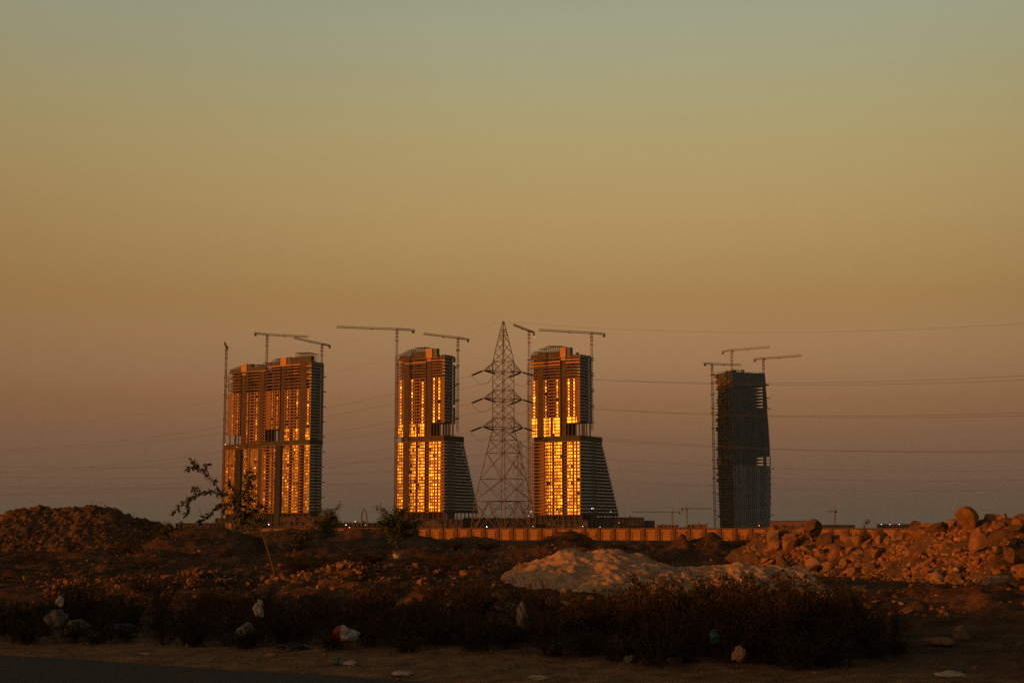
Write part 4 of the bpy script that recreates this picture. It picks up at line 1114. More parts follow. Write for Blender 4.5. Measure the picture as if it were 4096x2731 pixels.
belt('dark line of far bushes below the warehouse', 3080, 3500, 1700, 2.6, 330, 5)
belt('dark line of far bushes at the left edge', -500, 900, 900, 2.2, 700, 6)

# ------------------------------------------------------------------ lit lamps on the site
def lamp(px, py, D, label, m='lampw', r=.55, post=True):
    r *= .55; p = W(px, py, D); root = thing('site_lamp', label, 'lamp', (p.x, p.y, -1 if post else p.z), 0, 'lamps on the building site')
    h = p.z + 1 if post else 0
    if post:
        b = MB(); b.tube((0, .5, 0), (0, .5, h), .14, 5, .09); b.tube((0, .5, h), (0, -.2, h + .1), .09, 4); b.build('post', mt['mastgrey'], root)
    else:
        b = MB(); b.tube((0, 0, 0), (0, 1.6, 0), .1, 4); b.build('bracket', mt['mastgrey'], root)
    b = MB(); n = 8
    ring = [[(r * math.sin(a) * math.cos(t), r * .8 * math.sin(a) * math.sin(t), h + r * math.cos(a)) for t in [2*math.pi*k/n for k in range(n)]] for a in (.5, 1.1, 1.7, 2.3)]
    vs = [(0, 0, h + r)] + [q for rr in ring for q in rr] + [(0, 0, h - r)]
    fs = [(0, 1 + k, 1 + (k+1) % n) for k in range(n)]
    for i in range(3): fs += [(1+i*n+k, 1+(i+1)*n+k, 1+(i+1)*n+(k+1)%n, 1+i*n+(k+1)%n) for k in range(n)]
    fs += [(len(vs)-1, 1+3*n+(k+1)%n, 1+3*n+k) for k in range(n)]
    b.add(vs, fs); b.build('lamp_head', mt[m], root)
for a in [(1075, 2096, 1480, 'brightest white lamp, at the foot of the paired towers', 'lampw', .85), (1384, 2098, 1480, 'white lamp low between the paired towers and the arch', 'lampw', .6),
          (1421, 2084, 1500, 'small white lamp left of the pointed arch', 'lampw', .5), (1462, 2099, 1480, 'white lamp at the foot of the pointed arch', 'lampw', .55),
          (1398, 2109, 1400, 'amber lamp at ground level left of the pointed arch', 'lampy', .7), (1947, 2106, 1480, 'white lamp between the left legs of the pylon', 'lampw', .75),
          (2132, 2104, 1480, 'white lamp at the right legs of the pylon', 'lampw', .65), (2331, 2104, 1480, 'white lamp before the lit podium of the brightest tower', 'lampw', .55),
          (2400, 2107, 1480, 'dim lamp before the dark frame building', 'lampw', .4), (2476, 2090, 1480, 'small lamp on the dark frame building', 'lampw', .4), (2000, 2112, 1400, 'small amber lamp between the pylon legs', 'lampy', .4),
          (3037, 2101, 1770, 'warm lamp beside the gatehouse of the dark tower', 'lampy', .7), (3525, 2096, 2090, 'first lamp from the left on the long low dark building', 'lampw', .75), (3560, 2096, 2090, 'second lamp from the left on the long low dark building', 'lampw', .7),
          (3597, 2096, 2090, 'third lamp from the left on the long low dark building', 'lampw', .7), (3647, 2096, 2090, 'rightmost lamp on the long low dark building', 'lampw', .8)]: lamp(*a)
for a in [(2124, 2045, 1600, 'white work lamp low on the left edge of the brightest tower', 'lampw', .55), (2116, 2062, 1600, 'small work lamp below the left edge of the brightest tower', 'lampw', .45),
          (2229, 2044, 1618, 'work lamp under the middle windows of the brightest tower', 'lampw', .5), (2367, 2033, 1630, 'left one of a close pair of lamps on the flank of the brightest tower', 'lampw', .6), (2373, 2033, 1632, 'right one of a close pair of lamps on the flank of the brightest tower', 'lampw', .6),
          (2443, 2046, 1680, 'faint lamp at the foot of the flared flank', 'lampw', .4), (2137, 1350, 1632, 'white lamp high on the crane beside the pylon top', 'lampw', .4), (2307, 1398, 1618, 'red lamp on the roof of the brightest tower', 'lampr', .7),
          (1172, 1427, 1722, 'red lamp on the roof of the taller paired tower', 'lampr', .8), (901, 1778, 1762, 'amber lamp on the ledge of the stepped tower', 'lampy', .8), (947, 1788, 1768, 'small amber lamp by the pier of the stepped tower', 'lampy', .5)]: lamp(*a, post=False)

# ------------------------------------------------------------------ plants
def rv(r=rnd): return Vector((r.gauss(0, 1), r.gauss(0, 1), r.gauss(0, 1)))
# leaning sapling with arching branches
YS = 36.0
base = W(1098, 2300, YS); gz = tz(base.x, YS); base.z = gz - .1
sap = thing('sapling', 'leaning sapling with arching leafy branches in front of the paired towers', 'tree', base)
def S(zx, zy, dy=0): return W(660 + zx / 3.015, 1800 + zy / 3.015, YS + dy) - base
tr = MB(); tp = [Vector((0, 0, -.1)), S(1325, 1490), S(1255, 1240), S(1190, 1050), S(1150, 940), S(1118, 830), S(1080, 720), S(1010, 620), S(930, 570)]
tr.path(tp, [.030, .028, .026, .024, .022, .02, .018, .015, .012], 6); tr.build('trunk', mt['bark'], sap, True)
br = [([(930,570),(850,556),(700,528),(560,500),(430,518),(320,560),(200,650),(80,770)], .25), ([(700,528),(640,450),(545,335),(480,260),(400,212),(330,200),(250,238)], .1),
      ([(400,212),(360,160),(335,125)], .1), ([(480,260),(490,200),(500,160)], .2), ([(930,570),(960,520),(975,440),(990,350),(1010,240)], -.2), ([(975,440),(1050,330),(1070,300)], -.3),
      ([(1080,720),(1110,670),(1160,650),(1200,690),(1205,740)], -.3), ([(1010,620),(860,610),(720,640),(620,685),(550,760),(480,820),(400,870)], .4),
      ([(1080,720),(1020,790),(930,870),(850,930)], .3), ([(930,570),(870,500),(800,420),(770,380)], .35), ([(1010,620),(1020,540),(1060,460),(1075,450)], -.1), ([(1118,830),(1040,800),(960,760),(900,700),(850,690)], .3),
      ([(320,560),(280,640),(270,740),(240,790)], .0), ([(430,518),(400,450),(330,450)], .2), ([(1118,830),(1150,780),(1190,760)], -.2), ([(850,556),(800,650),(720,700),(705,740)], .1),
      ([(1150,940),(1080,900),(990,860),(900,860)], .2), ([(960,760),(900,820),(820,820)], .35), ([(1080,720),(1000,700),(900,640)], .3), ([(1118,830),(1020,860),(900,830),(820,790)], .3), ([(1118,830),(1180,850),(1160,900)], -.2), ([(1010,620),(1060,600),(1078,520)], -.2), ([(1080,720),(1000,770),(940,740),(870,720)], .1), ([(1150,940),(1070,960),(980,930)], .2)]
bm_ = MB(); lf = MB(); lr = random.Random(12)
for pts, dy in br:
    P = [S(p[0], p[1], dy * (i / len(pts)) * 1.5) for i, p in enumerate(pts)]
    n = len(P); bm_.path(P, [.014 * (1 - .7 * i / (n - 1)) for i in range(n)], 4)
    for i in range(n - 1):
        seg = P[i + 1] - P[i]; m = max(3, int(seg.length / .0125))
        if i == 0 and len(pts) > 5: m //= 2
        for k in range(m):
            p = P[i].lerp(P[i + 1], k / m + lr.random() / m); d = seg.normalized() * .5 + rv(lr) * .55 + Vector((0, 0, -.35))
            L = lr.uniform(.08, .17) * (1.25 if lr.random() < .2 else 1)
            lf.leaf(p, d, rv(lr), L, L * lr.uniform(.3, .48))
bm_.build('branches', mt['bark'], sap, True); lf.build('leaves', mt['leaf'], sap)

def small_tree(name, label, px, D, ytop, wpx, mat, seed, group=None, dens=1.0, leafL=.2):
    r = random.Random(seed); x = kx(px, 2100) * D; g = tz(x, D); h = zpx(ytop, D) - g; rad = wpx * D / F / 2
    root = thing(name, label, 'tree', (x, D, g), 0, group); t = MB(); b = MB(); l = MB()
    t.path([Vector((0, 0, -.2)), Vector((r.uniform(-.1, .1), 0, h * .25)), Vector((r.uniform(-.2, .2), 0, h * .5)), Vector((r.uniform(-.2, .2), 0, h * .72))], [.09, .075, .055, .03], 6)
    n = int(17 * dens)
    for i in range(n):
        z0 = h * r.uniform(.12, .65); a = r.uniform(0, 6.28); out = rad * r.uniform(.45, 1.05) * (1.1 - .4 * z0 / h)
        e = Vector((math.cos(a) * out, math.sin(a) * out, min(h * r.uniform(.95, 1.03), z0 + h * r.uniform(.12, .5)))); m = Vector((e.x * .5, e.y * .5, z0 + (e.z - z0) * .65))
        b.path([Vector((0, 0, z0)), m, e], [.03, .02, .008], 4)
        for k in range(int(95 * dens)):
            f = r.random() ** .6; p = (Vector((0, 0, z0)).lerp(m, f * 2) if f < .5 else m.lerp(e, f * 2 - 1)) + rv(r) * (.06 * h * r.uniform(.4, 1.1))
            L = leafL * r.uniform(.6, 1.2); l.leaf(p, rv(r) + Vector((0, 0, -.2)), rv(r), L, L * .5)
    t.build('trunk', mt['bark'], root); b.build('branches', mt['bark'], root); l.build('crown', mt[mat], root)
    return root
small_tree('small_tree', 'bushy little tree right of the paired towers with a pointed top', 1300, 130, 2018, 140, 'leaf', 21, dens=1.35)
small_tree('small_tree', 'bushy little tree at the foot of the tower left of the pylon', 1585, 125, 2030, 180, 'leaf', 22, dens=1.8)
small_tree('small_tree', 'small thin shrub standing before the wall left of the tall boulder', 3452, 150, 2074, 80, 'leaf2', 23, dens=.6, leafL=.17)
small_tree('small_tree', 'dark round shrub on the right shoulder of the left earth mound', 668, 100, 2092, 70, 'leaf2', 24, dens=.9, leafL=.14)
small_tree('small_tree', 'low dark shrub in front of the bushy tree right of the paired towers', 1195, 92, 2112, 120, 'leaf2', 25, dens=1.0, leafL=.15)

# scrub along the verge: a few kinds, then copies
def scrub_kind(seed, mat, h, spread, nst, nl, leafL):
    r = random.Random(seed); st = MB(); l = MB()
    for i in range(nst):
        a = r.uniform(0, 6.28); q = spread * abs(r.gauss(0, .22)); p0 = Vector((math.cos(a) * q, math.sin(a) * q, -.05))
        a2 = a + r.gauss(0, .5); out = spread * r.uniform(.15, .75); hh = h * r.uniform(.55, 1.05)
        e = p0 + Vector((math.cos(a2) * out, math.sin(a2) * out, hh)); m = p0.lerp(e, .5) + Vector((-math.cos(a2) * out * .15, -math.sin(a2) * out * .15, hh * .1))
        st.path([p0, m, e], [.006, .0045, .002], 3)
        tips = []
        for k in range(5):
            f = r.uniform(.3, .95); b0 = (p0.lerp(m, f * 2) if f < .5 else m.lerp(e, f * 2 - 1)); b1 = b0 + (e - m).normalized() * h * r.uniform(.08, .22) + rv(r) * h * .07
            st.path([b0, b1], [.003, .0015], 3); tips.append((b0, b1))
        for k in range(nl):
            b0, b1 = r.choice(tips); p = b0.lerp(b1, r.random()) + rv(r) * .018
            L = leafL * r.uniform(.5, 1.3); l.leaf(p, rv(r) + Vector((0, 0, .5)), rv(r), L, L * .42)
    return st, l
kinds = []
for i, (mat, h, sp, nst, nl, LL, nm, lab) in enumerate([
        ('scrub', .80, .55, 46, 30, .045, 'dry_bush', 'dry brown bush in the dark scrub behind the road verge'),
        ('scrub', .95, .50, 40, 26, .05, 'dry_bush', 'tall dry brown bush in the dark scrub behind the road verge'),
        ('scrubg', .62, .60, 44, 34, .045, 'scrub_bush', 'dull greenish bush in the dark scrub behind the road verge'),
        ('scrub', .70, .70, 50, 24, .04, 'dry_bush', 'spreading twiggy bush in the dark scrub behind the road verge'),
        ('scrubg', .40, .50, 36, 34, .04, 'scrub_bush', 'low leafy weed clump at the edge of the sandy verge')]):
    st, l = scrub_kind(40 + i, mat, h, sp, nst, nl, LL)
    root = thing(nm, lab, 'bush', (0, -40 - i, 0), 0, ('tall dry bushes', 'tall dry bushes', 'greenish bushes', 'twiggy bushes', 'low weed clumps')[i])
    root['group'] = ('dry bushes behind the verge', 'tall dry bushes behind the verge', 'greenish bushes behind the verge', 'twiggy bushes behind the verge', 'weed clumps on the verge')[i]
    st.build('stems', mt['twig'], root); l.build('foliage', mt[mat], root); kinds.append(root)
used = [False] * 5
def put(k, px, D, sc_, rz=None):
    x = kx(px, 2550) * D; z = tz(x, D)
    o = kinds[k] if not used[k] else dup(kinds[k]); used[k] = True
    o.location = (x, D, z - .02); o.rotation_euler = (rnd.uniform(-.12, .12), rnd.uniform(-.12, .12), rnd.uniform(0, 6.28)); o.scale = (sc_, sc_, sc_ * rnd.uniform(.85, 1.15))
def edgeD(px):   # depth of the front line of the scrub
    return float(np.interp(px, [-400, 0, 900, 1800, 2300, 2700, 3000, 3300, 3600, 3800], [22.6, 21.9, 20.9, 19.8, 18.9, 17.7, 17.4, 17.9, 19.5, 21.5]))
def topk(px):   # relative height wanted
    return float(np.interp(px, [-400, 0, 700, 1000, 1500, 2000, 2500, 2800, 3000, 3250, 3450, 3700], [.85, .85, .82, .85, .95, .92, .95, 1.25, 1.55, 1.3, .72, .4]))
rnd.seed(4141)
px = -420
while px < 3640:
    for row, dd in enumerate((.35, 1.3, 2.5, 3.9)):
        p = px + rnd.uniform(-45, 45)
        if p > 3500 and row > 1: continue
        put(rnd.choice((0, 0, 1, 2, 3, 3)), p, edgeD(p) + dd + rnd.uniform(-.25, .35), topk(p) * rnd.uniform(.62, 1.12) * (1 if row else .75))
    px += 118
for p in (120, 420, 760, 980, 1330, 1640, 1900, 2180, 2330, 2480, 2640, 3160, 3330, 3480, 3560): put(4, p + rnd.uniform(-30, 30), edgeD(p) - .15 + rnd.uniform(-.2, .2), rnd.uniform(.6, 1.0))

for i in range(58):
    D = 27 + 52 * rnd.random() ** 1.3; p = rnd.uniform(-150, 2350) if D < 45 or rnd.random() < .75 else rnd.uniform(2300, 3000)
    if 1900 < p < 3350 and D < 47: continue
    k = rnd.choice((0, 0, 1, 2, 3)); x = kx(p, 2300) * D; o = dup(kinds[k]); o.location = (x, D, tz(x, D) - .03); f = rnd.uniform(.6, 1.15) * (1 + (D - 27) / 90)
    o.rotation_euler = (0, 0, rnd.uniform(0, 6.28)); o.scale = (f * 1.25, f * 1.25, f * .62)
    o['label'] = 'greenish bush out on the broken ground beyond the verge scrub' if k == 2 else 'dry bush out on the broken ground beyond the verge scrub'
    o['group'] = 'greenish bushes on the broken ground' if k == 2 else 'dry bushes on the broken ground'
# uncountable low growth over the plot
ug = MB(); r = random.Random(77); n = 0
X_, Y_ = [], []
for i in range(3600):
    y = 26 + r.random() ** 1.4 * 150; x = r.uniform(-.47, .47) * y
    if sroad(x, y) < 9 or (x > 8 and y < 75 and r.random() < .75): continue
    if float(vnoise(np.array([x / 5.0]), np.array([y / 7.0]), 5)[0]) < .46: continue
    X_.append(x); Y_.append(y)
Z_ = list(terrain(np.array(X_), np.array(Y_)))
mx_, my_ = [], []
for i in range(520):
    px = r.uniform(-350, 800); t = r.random(); x = kx(px, 2100) * 120; y = 120 - t * 8.5
    if float(vnoise(np.array([x / 2.2]), np.array([y / 2.2]), 9)[0]) > .5 or px > 560: mx_.append(x); my_.append(y)
Z_ += list(mound_z(np.array(mx_), np.array(my_)) + .12); X_ += mx_; Y_ += my_
for x, y, z in zip(X_, Y_, Z_):
    k = .7 + y / 110
    for q in range(14):
        p = Vector((x, y, float(z))) + Vector((r.gauss(0, .2), r.gauss(0, .2), r.uniform(0, .2))) * k
        ug.leaf(p, Vector((r.gauss(0, .6), r.gauss(0, .6), .8)), rv(r), r.uniform(.05, .11) * k, .035 * k)
o = ug.build('undergrowth', mt['scrubg']); tag(o, 'low dark weeds scattered over the broken ground', 'weeds', None, 'stuff')
gr = MB(); r = random.Random(78)
X_, Y_ = [], []
for i in range(1500):
    s = r.uniform(3.5, 24); p = Vector((0, 16.2)) + dvec * r.uniform(4, 26) + ROADN * s
    if p.x / p.y < .2 or p.y < 12: continue
    X_.append(p.x); Y_.append(p.y)
Z_ = terrain(np.array(X_), np.array(Y_))
for x, y, z in zip(X_, Y_, Z_):
    for q in range(7):
        p = Vector((x, y, float(z))) + Vector((r.gauss(0, .1), r.gauss(0, .1), 0)); d = Vector((r.gauss(0, .5), r.gauss(0, .5), .8))
        gr.leaf(p, d, rv(r), r.uniform(.07, .2), .012)
o = gr.build('dry_grass', mt['scrub']); tag(o, 'thin dry grass on the slope below the rubble heap', 'grass', None, 'stuff')

# ------------------------------------------------------------------ litter
def blob(name, label, cat, px, py, D, wpx, hpx, mat, seed, flat=1, hang=False, rough=.38, group=None, split=False, sub=4):
    """crumpled plastic bag or rag: a folded, creased skin"""
    r = random.Random(seed); s = F / D; p = W(px, py, D); bm = bmesh.new(); bmesh.ops.create_icosphere(bm, subdivisions=4, radius=1)
    off = Vector((seed * 3.1, seed * 1.7, 0)); sx, sz = wpx / s / 2, hpx / s / 2; sy = min(sx, sz) * 1.1 if not hang else min(sx, sz) * .6
    for v in bm.verts:
        q = v.co.copy(); n = q.normalized()
        f = 1 + rough * 1.6 * mnoise.noise(q * 1.1 + off) - rough * 1.1 * (abs(mnoise.noise(q * 2.0 + off)) - .2) - rough * .5 * (abs(mnoise.noise(q * 3.8 + off)) - .15)
        q = n * f
        if not hang and q.z < -.55: q.z = -.55 - (q.z + .55) * -.12
        if hang: q.x *= .6 + .5 * (1 - (q.z + 1) / 2) ; q.x += .3 * mnoise.noise(Vector((q.z * 1.5, seed, 0)))
        v.co = Vector((q.x * sx, q.y * sy, q.z * sz))
    red = None
    if split:
        red = bm.copy()
        bmesh.ops.delete(red, geom=[f for f in red.faces if f.calc_center_median().x > -sx * .25], context='FACES')
        bmesh.ops.delete(bm, geom=[f for f in bm.faces if f.calc_center_median().x <= -sx * .25], context='FACES')
    me = bpy.data.meshes.new(name); bm.to_mesh(me); bm.free(); me.materials.append(mt[mat])
    me.polygons.foreach_set('use_smooth', [True] * len(me.polygons))
    o = link(name, me)
    if red:
        mr_ = bpy.data.meshes.new('red_print'); red.to_mesh(mr_); red.free(); link('red_print', mr_, mt['redp'], o)
    o.location = p if hang else (p.x, D, max(p.z, tz(p.x, D) + sz * .45))
    o.rotation_euler = (0, r.uniform(-.15, .15), 0)
    tag(o, label, cat, group); return o
def gd(px, py):   # depth where the photo ray meets level ground
    d = ray(px, py); return EYE / -d.z * d.y
blob('plastic_bag', 'larger pale bag stuffed into the scrub at the left, upper of two', 'plastic bag', 226, 2488, 22.2, 74, 84, 'grey', 1)
blob('plastic_bag', 'greyish bag sagging right beside the larger pale bag in the left scrub', 'plastic bag', 306, 2520, 22.0, 84, 66, 'grey', 2)
blob('plastic_bag', 'small white bag caught on twigs above the two left bags', 'plastic bag', 240, 2402, 21.9, 34, 40, 'white', 3, hang=True)
blob('plastic_bag', 'flat white wrapper on the sand at the far left', 'plastic bag', 540, 2556, gd(540, 2562), 54, 18, 'white', 4)
blob('plastic_bag', 'crumpled grey bag with a knotted top at the edge of the left scrub', 'plastic bag', 990, 2538, 21.0, 84, 76, 'grey', 5)
blob('plastic_bag', 'white strip of plastic hanging in twigs above the knotted grey bag', 'plastic bag', 1035, 2432, 21.0, 44, 66, 'white', 6, hang=True)
ob = blob('plastic_bag', 'red and white carrier bag draped over a stem in the scrub', 'plastic bag', 1378, 2542, 20.2, 98, 66, 'white', 7, split=True)
blob('plastic_bag', 'black bag lying flat at the back of the verge', 'plastic bag', 1170, 2590, 20.2, 120, 34, 'blackp', 9)
blob('plastic_bag', 'white bag lying flat on the asphalt, left of two', 'plastic bag', 1614, 2701, gd(1614, 2706), 74, 22, 'white', 10)
blob('plastic_bag', 'rounded white bag on the asphalt at the bottom edge', 'plastic bag', 2158, 2718, gd(2158, 2726), 86, 24, 'white', 11)
blob('plastic_bag', 'puffy translucent bag on the sand right of the flat asphalt bag', 'plastic bag', 2040, 2668, gd(2040, 2682), 66, 34, 'grey', 12)
blob('plastic_bag', 'round grey white bag alone on the verge below the sand pile', 'plastic bag', 2516, 2658, gd(2516, 2676), 50, 42, 'grey', 13)
blob('plastic_bag', 'pale torn bag hanging in the scrub left of the sand pile', 'plastic bag', 2090, 2462, 20.0, 46, 104, 'grey', 14, hang=True)
blob('rag', 'tan rag at the foot of the scrub below the torn bag', 'rag', 2204, 2610, 19.2, 34, 52, 'card', 15, hang=True)
blob('cardboard', 'creased tan cardboard stuck upright in the right scrub', 'cardboard', 2958, 2612, 17.25, 58, 62, 'card', 16, hang=True)
blob('plastic_scrap', 'teal plastic scrap caught in the right scrub', 'plastic scrap', 2856, 2545, 17.5, 44, 56, 'teal', 17, hang=True, rough=.5)
blob('plastic_scrap', 'small green plastic scrap low in the middle scrub', 'plastic scrap', 2246, 2574, 19.1, 26, 18, 'teal', 18)
blob('plastic_scrap', 'blue plastic sheet lying on the broken ground in the middle distance', 'plastic scrap', 1692, 2256, 52, 40, 16, 'bluep', 19)
blob('plastic_scrap', 'pale litter on the broken ground left of the blue sheet', 'plastic scrap', 1588, 2226, 60, 32, 26, 'white', 20)
blob('plastic_scrap', 'small white scrap among the stones of the heap', 'plastic scrap', 3822, 2276, 43.5, 18, 20, 'white', 22)
blob('plastic_scrap', 'thin white wrapper lying where sand meets asphalt at the left', 'plastic scrap', 584, 2622, gd(584, 2624), 50, 7, 'white', 23)
blob('plastic_scrap', 'pale crumpled paper on the sand left of the bottle', 'plastic scrap', 1085, 2628, gd(1085, 2634), 44, 20, 'card', 24)
blob('plastic_scrap', 'dark blue sheet half buried in the left scrub', 'plastic scrap', 480, 2512, 22.0, 100, 40, 'bluep', 25)
blob('plastic_bag', 'white bag at the bottom edge under the flat slab of stone', 'plastic bag', 3800, 2722, gd(3800, 2728), 110, 26, 'white', 26)
blob('plastic_scrap', 'blue wrapper beside the white bag at the bottom edge', 'plastic scrap', 3846, 2716, gd(3846, 2722) + .05, 26, 20, 'bluep', 27)
# bottle
Db = gd(1370, 2668); pb = W(1362, 2654, Db); sb = F / Db; Lb = 92 / sb; rb_ = 19 / sb
bt = thing('plastic_bottle', 'clear plastic bottle with a green band lying at the edge of the asphalt', 'bottle', (pb.x, Db, rb_ + .005), R(-12))
def lathe(prof, n=18):
    mb = MB(); vs = []; fs = []
    for (x, r_) in prof:
        for k in range(n): t = 2 * math.pi * k / n; vs.append((x, r_ * math.cos(t), r_ * math.sin(t)))
    for i in range(len(prof) - 1):
        for k in range(n): fs.append((i*n+k, i*n+(k+1)%n, (i+1)*n+(k+1)%n, (i+1)*n+k))
    fs.append(tuple(range(n))[::-1]); fs.append(tuple((len(prof)-1)*n + k for k in range(n))); mb.add(vs, fs); return mb
h = Lb / 2
b = lathe([(-h, rb_*.8), (-h*.93, rb_), (-h*.6, rb_*.96), (-h*.55, rb_), (h*.25, rb_), (h*.45, rb_*.92), (h*.72, rb_*.45), (h*.8, rb_*.36), (h*.9, rb_*.36)]); b.build('bottle_body', mt['grey'], bt, True)
b = lathe([(-h*.42, rb_*1.02), (-h*.42, rb_*1.03), (h*.02, rb_*1.03), (h*.02, rb_*1.02)]); b.build('label_band', mt['teal'], bt, True)
b = lathe([(h*.88, rb_*.42), (h, rb_*.42)]); b.build('cap', mt['white'], bt, True)
blob('plastic_bag', 'small white bag tucked against the cap of the bottle', 'plastic bag', 1400, 2664, Db - .1, 50, 24, 'white', 30)
D_ = gd(1797, 2699); p = W(1797, 2697, D_); c_ = MB(); c_.tube((0, 0, 0), (0, 0, .014), .024, 12); o = c_.build('bottle_cap', mt['yellowp']); o.location = (p.x, D_, .004); tag(o, 'small yellow bottle cap on the asphalt edge', 'bottle cap')
D_ = gd(2640, 2676); a = W(2597, 2674, D_); b_ = W(2690, 2682, D_ - .1); a.z = tz(a.x, a.y) + .015; b_.z = tz(b_.x, b_.y) + .02; c_ = MB(); c_.path([a, (a + b_) / 2 + Vector((0, 0, .006)), b_], [.008, .007, .005], 5); tag(c_.build('straw_stalk', mt['card']), 'yellow brown stalk lying on the verge right of the round bag', 'stalk')
# loose stones near the road
def lone(px, py, wpx, hpx, k, label, rot=(0, 0, .5)):
    D = gd(px, py + hpx * .45); p = W(px, py, D); s = F / D; z = tz(p.x, D)
    boulder(p.x, D, z + hpx / s * .28, wpx / s * .58, wpx / s * .42, hpx / s * .6, ROCKS[k], rot, label)
lone(3842, 2562, 84, 70, 5, 'pointed orange lit stone standing on the right verge', (.1, .1, .4))
lone(3762, 2588, 150, 46, 4, 'flat pale slab of stone beside the pointed stone', (.05, .02, .2))
lone(2606, 2634, 26, 20, 4, 'small pale stone left of a larger one at the scrub edge')
lone(2648, 2636, 46, 26, 8, 'rounded pale stone at the edge of the scrub by the round bag')
lone(2054, 2262, 44, 40, 6, 'block of orange stone at the left end of the sand pile') if False else None
p = W(2088, 2264, 39.5); boulder(p.x, p.y, p.z, .2, .18, .17, ROCKS[6], (0, .1, .6), 'block of orange stone on the left end of the sand pile')
p = W(1640, 2276, 37); boulder(p.x, p.y, p.z - .02, .2, .16, .15, ROCKS[9], (0, .1, 2), 'rounded stone on the dirt ridge left of the sand pile')
p = W(1360, 2262, 36); boulder(p.x, p.y, p.z - .03, .22, .2, .15, ROCKS[2], (.2, .1, 1), 'lit stone at the top of the dirt ridge')
p = W(2264, 2368, 34.2); boulder(p.x, p.y, tz(p.x, p.y) + .12, .3, .2, .22, ROCKS[5], (0, .5, .2), 'pointed brown stone at the foot of the sand pile')
p = W(2870, 2460, 21); boulder(p.x, p.y, tz(p.x, p.y) + .3, .3, .28, .24, ROCKS[7], (0, .1, .2), 'brown clod of earth showing inside the right scrub')

# ------------------------------------------------------------------ air
hz = MB(); hz.box(-6500, 6500, -1500, 9600, -8, 285)
HAZE = bpy.data.materials.new('dusty_air'); HAZE.use_nodes = True
nt = HAZE.node_tree; nt.nodes.remove(nt.nodes['Principled BSDF'])
pv = nt.nodes.new('ShaderNodeVolumePrincipled'); pv.inputs['Color'].default_value = (.20, .34, .47, 1); pv.inputs['Density'].default_value = 6e-5; pv.inputs['Anisotropy'].default_value = .2
nt.links.new(pv.outputs[0], nt.nodes['Material Output'].inputs['Volume'])
hzo = hz.build('haze', HAZE); hzo['kind'] = 'stuff'; hzo['label'] = 'dusty evening air over the plain'; hzo['category'] = 'haze'

# ------------------------------------------------------------------ sky, sun, camera
w = bpy.data.worlds.new('World'); sc.world = w; w.use_nodes = True
nt = w.node_tree; bg = nt.nodes['Background']; bg.inputs['Strength'].default_value = .15
sky = nt.nodes.new('ShaderNodeTexSky'); sky.sky_type = 'NISHITA'; sky.sun_disc = False
sky.sun_elevation = R(SUN_EL); sky.sun_rotation = R(SUN_AZ % 360); sky.dust_density = 5; sky.air_density = 1; sky.ozone_density = 1
tc = nt.nodes.new('ShaderNodeTexCoord'); sx = nt.nodes.new('ShaderNodeSeparateXYZ'); nt.links.new(tc.outputs['Generated'], sx.inputs[0])
# dust tint of the evening sky by height above the horizon: (elevation, rgb gain)
TINT = [(-3, (3.506, 1.838, 1.639)), (5, (3.506, 1.838, 1.639)), (9, (3.549, 1.717, 0.776)), (13, (4.238, 2.257, 0.961)), (16, (4.356, 2.646, 1.176)), (20, (4.096, 3.005, 1.74)), (27, (3.408, 2.574, 1.557)), (42, (1.0, 0.85, 0.65)), (90, (0.5, 0.45, 0.38))]
BAND = [(-5, (0.1516, 0.107, 0.0698)), (0.45, (0.1516, 0.107, 0.0698)), (1.1, (0.165, 0.1033, 0.0702)), (1.9, (0.153, 0.0976, 0.0695)), (2.6, (0.0972, 0.0753, 0.0601)), (3.6, (0.0388, 0.0384, 0.0387)), (5, (0, 0, 0))]
mr = nt.nodes.new('ShaderNodeMapRange'); mr.inputs['From Min'].default_value = -.06; mr.inputs['From Max'].default_value = 1.0
nt.links.new(sx.outputs['Z'], mr.inputs['Value'])
cr = nt.nodes.new('ShaderNodeValToRGB'); el = cr.color_ramp.elements
while len(el) > 1: el.remove(el[-1])
for i, (e, c) in enumerate(TINT):
    pos = (math.sin(R(e)) + .06) / 1.06
    x = el[0] if i == 0 else el.new(pos); x.position = pos; x.color = tuple(q / 8 for q in c) + (1,)
nt.links.new(mr.outputs[0], cr.inputs[0])
ml = nt.nodes.new('ShaderNodeVectorMath'); ml.operation = 'MULTIPLY'; nt.links.new(sky.outputs[0], ml.inputs[0]); nt.links.new(cr.outputs[0], ml.inputs[1])
# dims the sky to both sides, standing in for lens vignetting
q1 = nt.nodes.new('ShaderNodeMath'); q1.operation = 'MULTIPLY_ADD'; q1.inputs[1].default_value = -1.43; q1.inputs[2].default_value = -.232
nt.links.new(sx.outputs['X'], q1.inputs[0])
q2 = nt.nodes.new('ShaderNodeMath'); q2.operation = 'MULTIPLY_ADD'; q2.inputs[2].default_value = 1.0
nt.links.new(sx.outputs['X'], q2.inputs[0]); nt.links.new(q1.outputs[0], q2.inputs[1])
q3 = nt.nodes.new('ShaderNodeMath'); q3.operation = 'MAXIMUM'; q3.inputs[1].default_value = .3; nt.links.new(q2.outputs[0], q3.inputs[0])
q4 = nt.nodes.new('ShaderNodeMath'); q4.operation = 'MULTIPLY'; q4.inputs[1].default_value = 8; nz_ = nt.nodes.new('ShaderNodeTexNoise'); nz_.inputs['Scale'].default_value = 2.4; nz_.inputs['Detail'].default_value = 3
mpv = nt.nodes.new('ShaderNodeMapping'); mpv.inputs['Scale'].default_value = (1, 1, 3.2); nt.links.new(tc.outputs['Generated'], mpv.inputs['Vector']); nt.links.new(mpv.outputs[0], nz_.inputs['Vector'])
nr_ = nt.nodes.new('ShaderNodeMapRange'); nr_.inputs['To Min'].default_value = .93; nr_.inputs['To Max'].default_value = 1.07; nt.links.new(nz_.outputs[0], nr_.inputs['Value'])
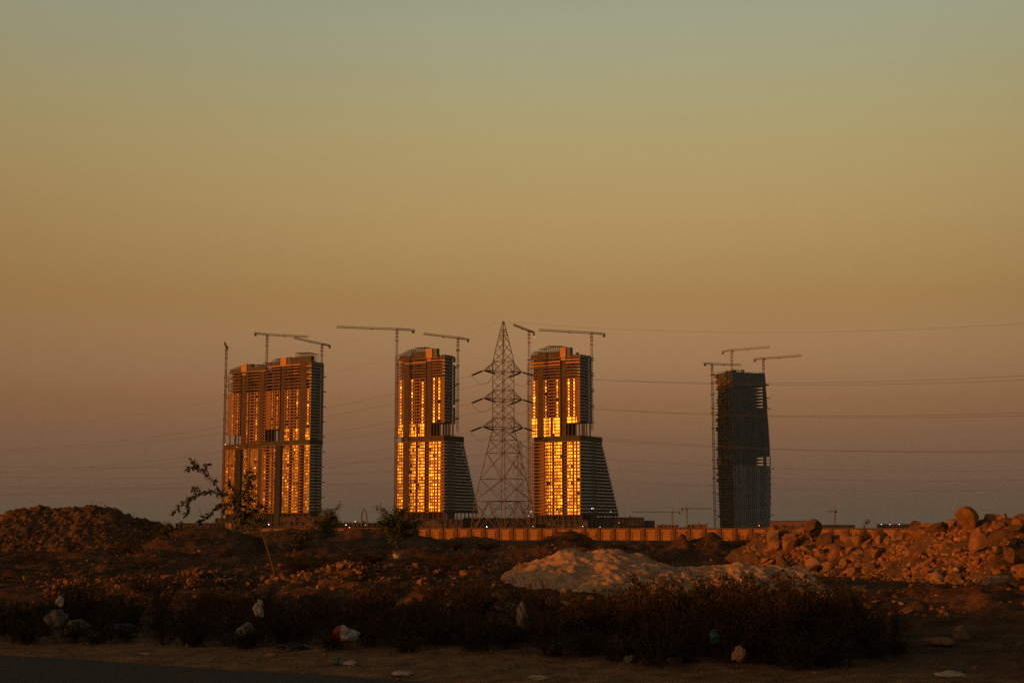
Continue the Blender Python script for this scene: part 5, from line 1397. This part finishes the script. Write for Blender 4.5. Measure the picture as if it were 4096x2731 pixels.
qn = nt.nodes.new('ShaderNodeMath'); qn.operation = 'MULTIPLY'; nt.links.new(q3.outputs[0], qn.inputs[0]); nt.links.new(nr_.outputs[0], qn.inputs[1])
nt.links.new(qn.outputs[0], q4.inputs[0])
ms = nt.nodes.new('ShaderNodeVectorMath'); ms.operation = 'SCALE'; nt.links.new(ml.outputs[0], ms.inputs[0]); nt.links.new(q4.outputs[0], ms.inputs['Scale'])
mb_ = nt.nodes.new('ShaderNodeMapRange'); mb_.inputs['From Min'].default_value = -.09; mb_.inputs['From Max'].default_value = .1
nt.links.new(sx.outputs['Z'], mb_.inputs['Value'])
cb = nt.nodes.new('ShaderNodeValToRGB'); el = cb.color_ramp.elements
while len(el) > 1: el.remove(el[-1])
for i, (e, c) in enumerate(BAND):
    x = el[0] if i == 0 else el.new((math.sin(R(e)) + .09) / .19); x.position = (math.sin(R(e)) + .09) / .19; x.color = c + (1,)
nt.links.new(mb_.outputs[0], cb.inputs[0])
bs = nt.nodes.new('ShaderNodeVectorMath'); bs.operation = 'SCALE'; bs.inputs['Scale'].default_value = 1 / .15; nt.links.new(cb.outputs[0], bs.inputs[0])
ba = nt.nodes.new('ShaderNodeVectorMath'); ba.operation = 'ADD'; nt.links.new(ms.outputs[0], ba.inputs[0]); nt.links.new(bs.outputs[0], ba.inputs[1])
nt.links.new(ba.outputs[0], bg.inputs['Color'])

sl = bpy.data.lights.new('sun', 'SUN'); sl.energy = 3.9; sl.angle = R(.5); sl.color = (1, .255, .012)
so = bpy.data.objects.new('sun', sl); COL.objects.link(so); so.rotation_euler = SUN_DIR.to_track_quat('Z', 'Y').to_euler(); so.location = SUN_DIR * 100

cam = bpy.data.cameras.new('camera'); co = bpy.data.objects.new('camera', cam); COL.objects.link(co); sc.camera = co
cam.lens = 50; cam.sensor_width = 36; cam.clip_end = 30000; cam.clip_start = .1
co.location = (0, 0, EYE); co.rotation_euler = (R(90) + PITCH, 0, 0)

sc.view_settings.view_transform = 'Standard'; sc.view_settings.look = 'None'; sc.view_settings.exposure = 0; sc.view_settings.gamma = 1
sc.cycles.use_denoising = False
sc.cycles.max_bounces = 5; sc.cycles.diffuse_bounces = 2; sc.cycles.glossy_bounces = 2; sc.cycles.volume_bounces = 0; sc.cycles.transparent_max_bounces = 4
sc.cycles.volume_step_rate = 5; sc.cycles.volume_max_steps = 64
sc.cycles.sample_clamp_indirect = 4
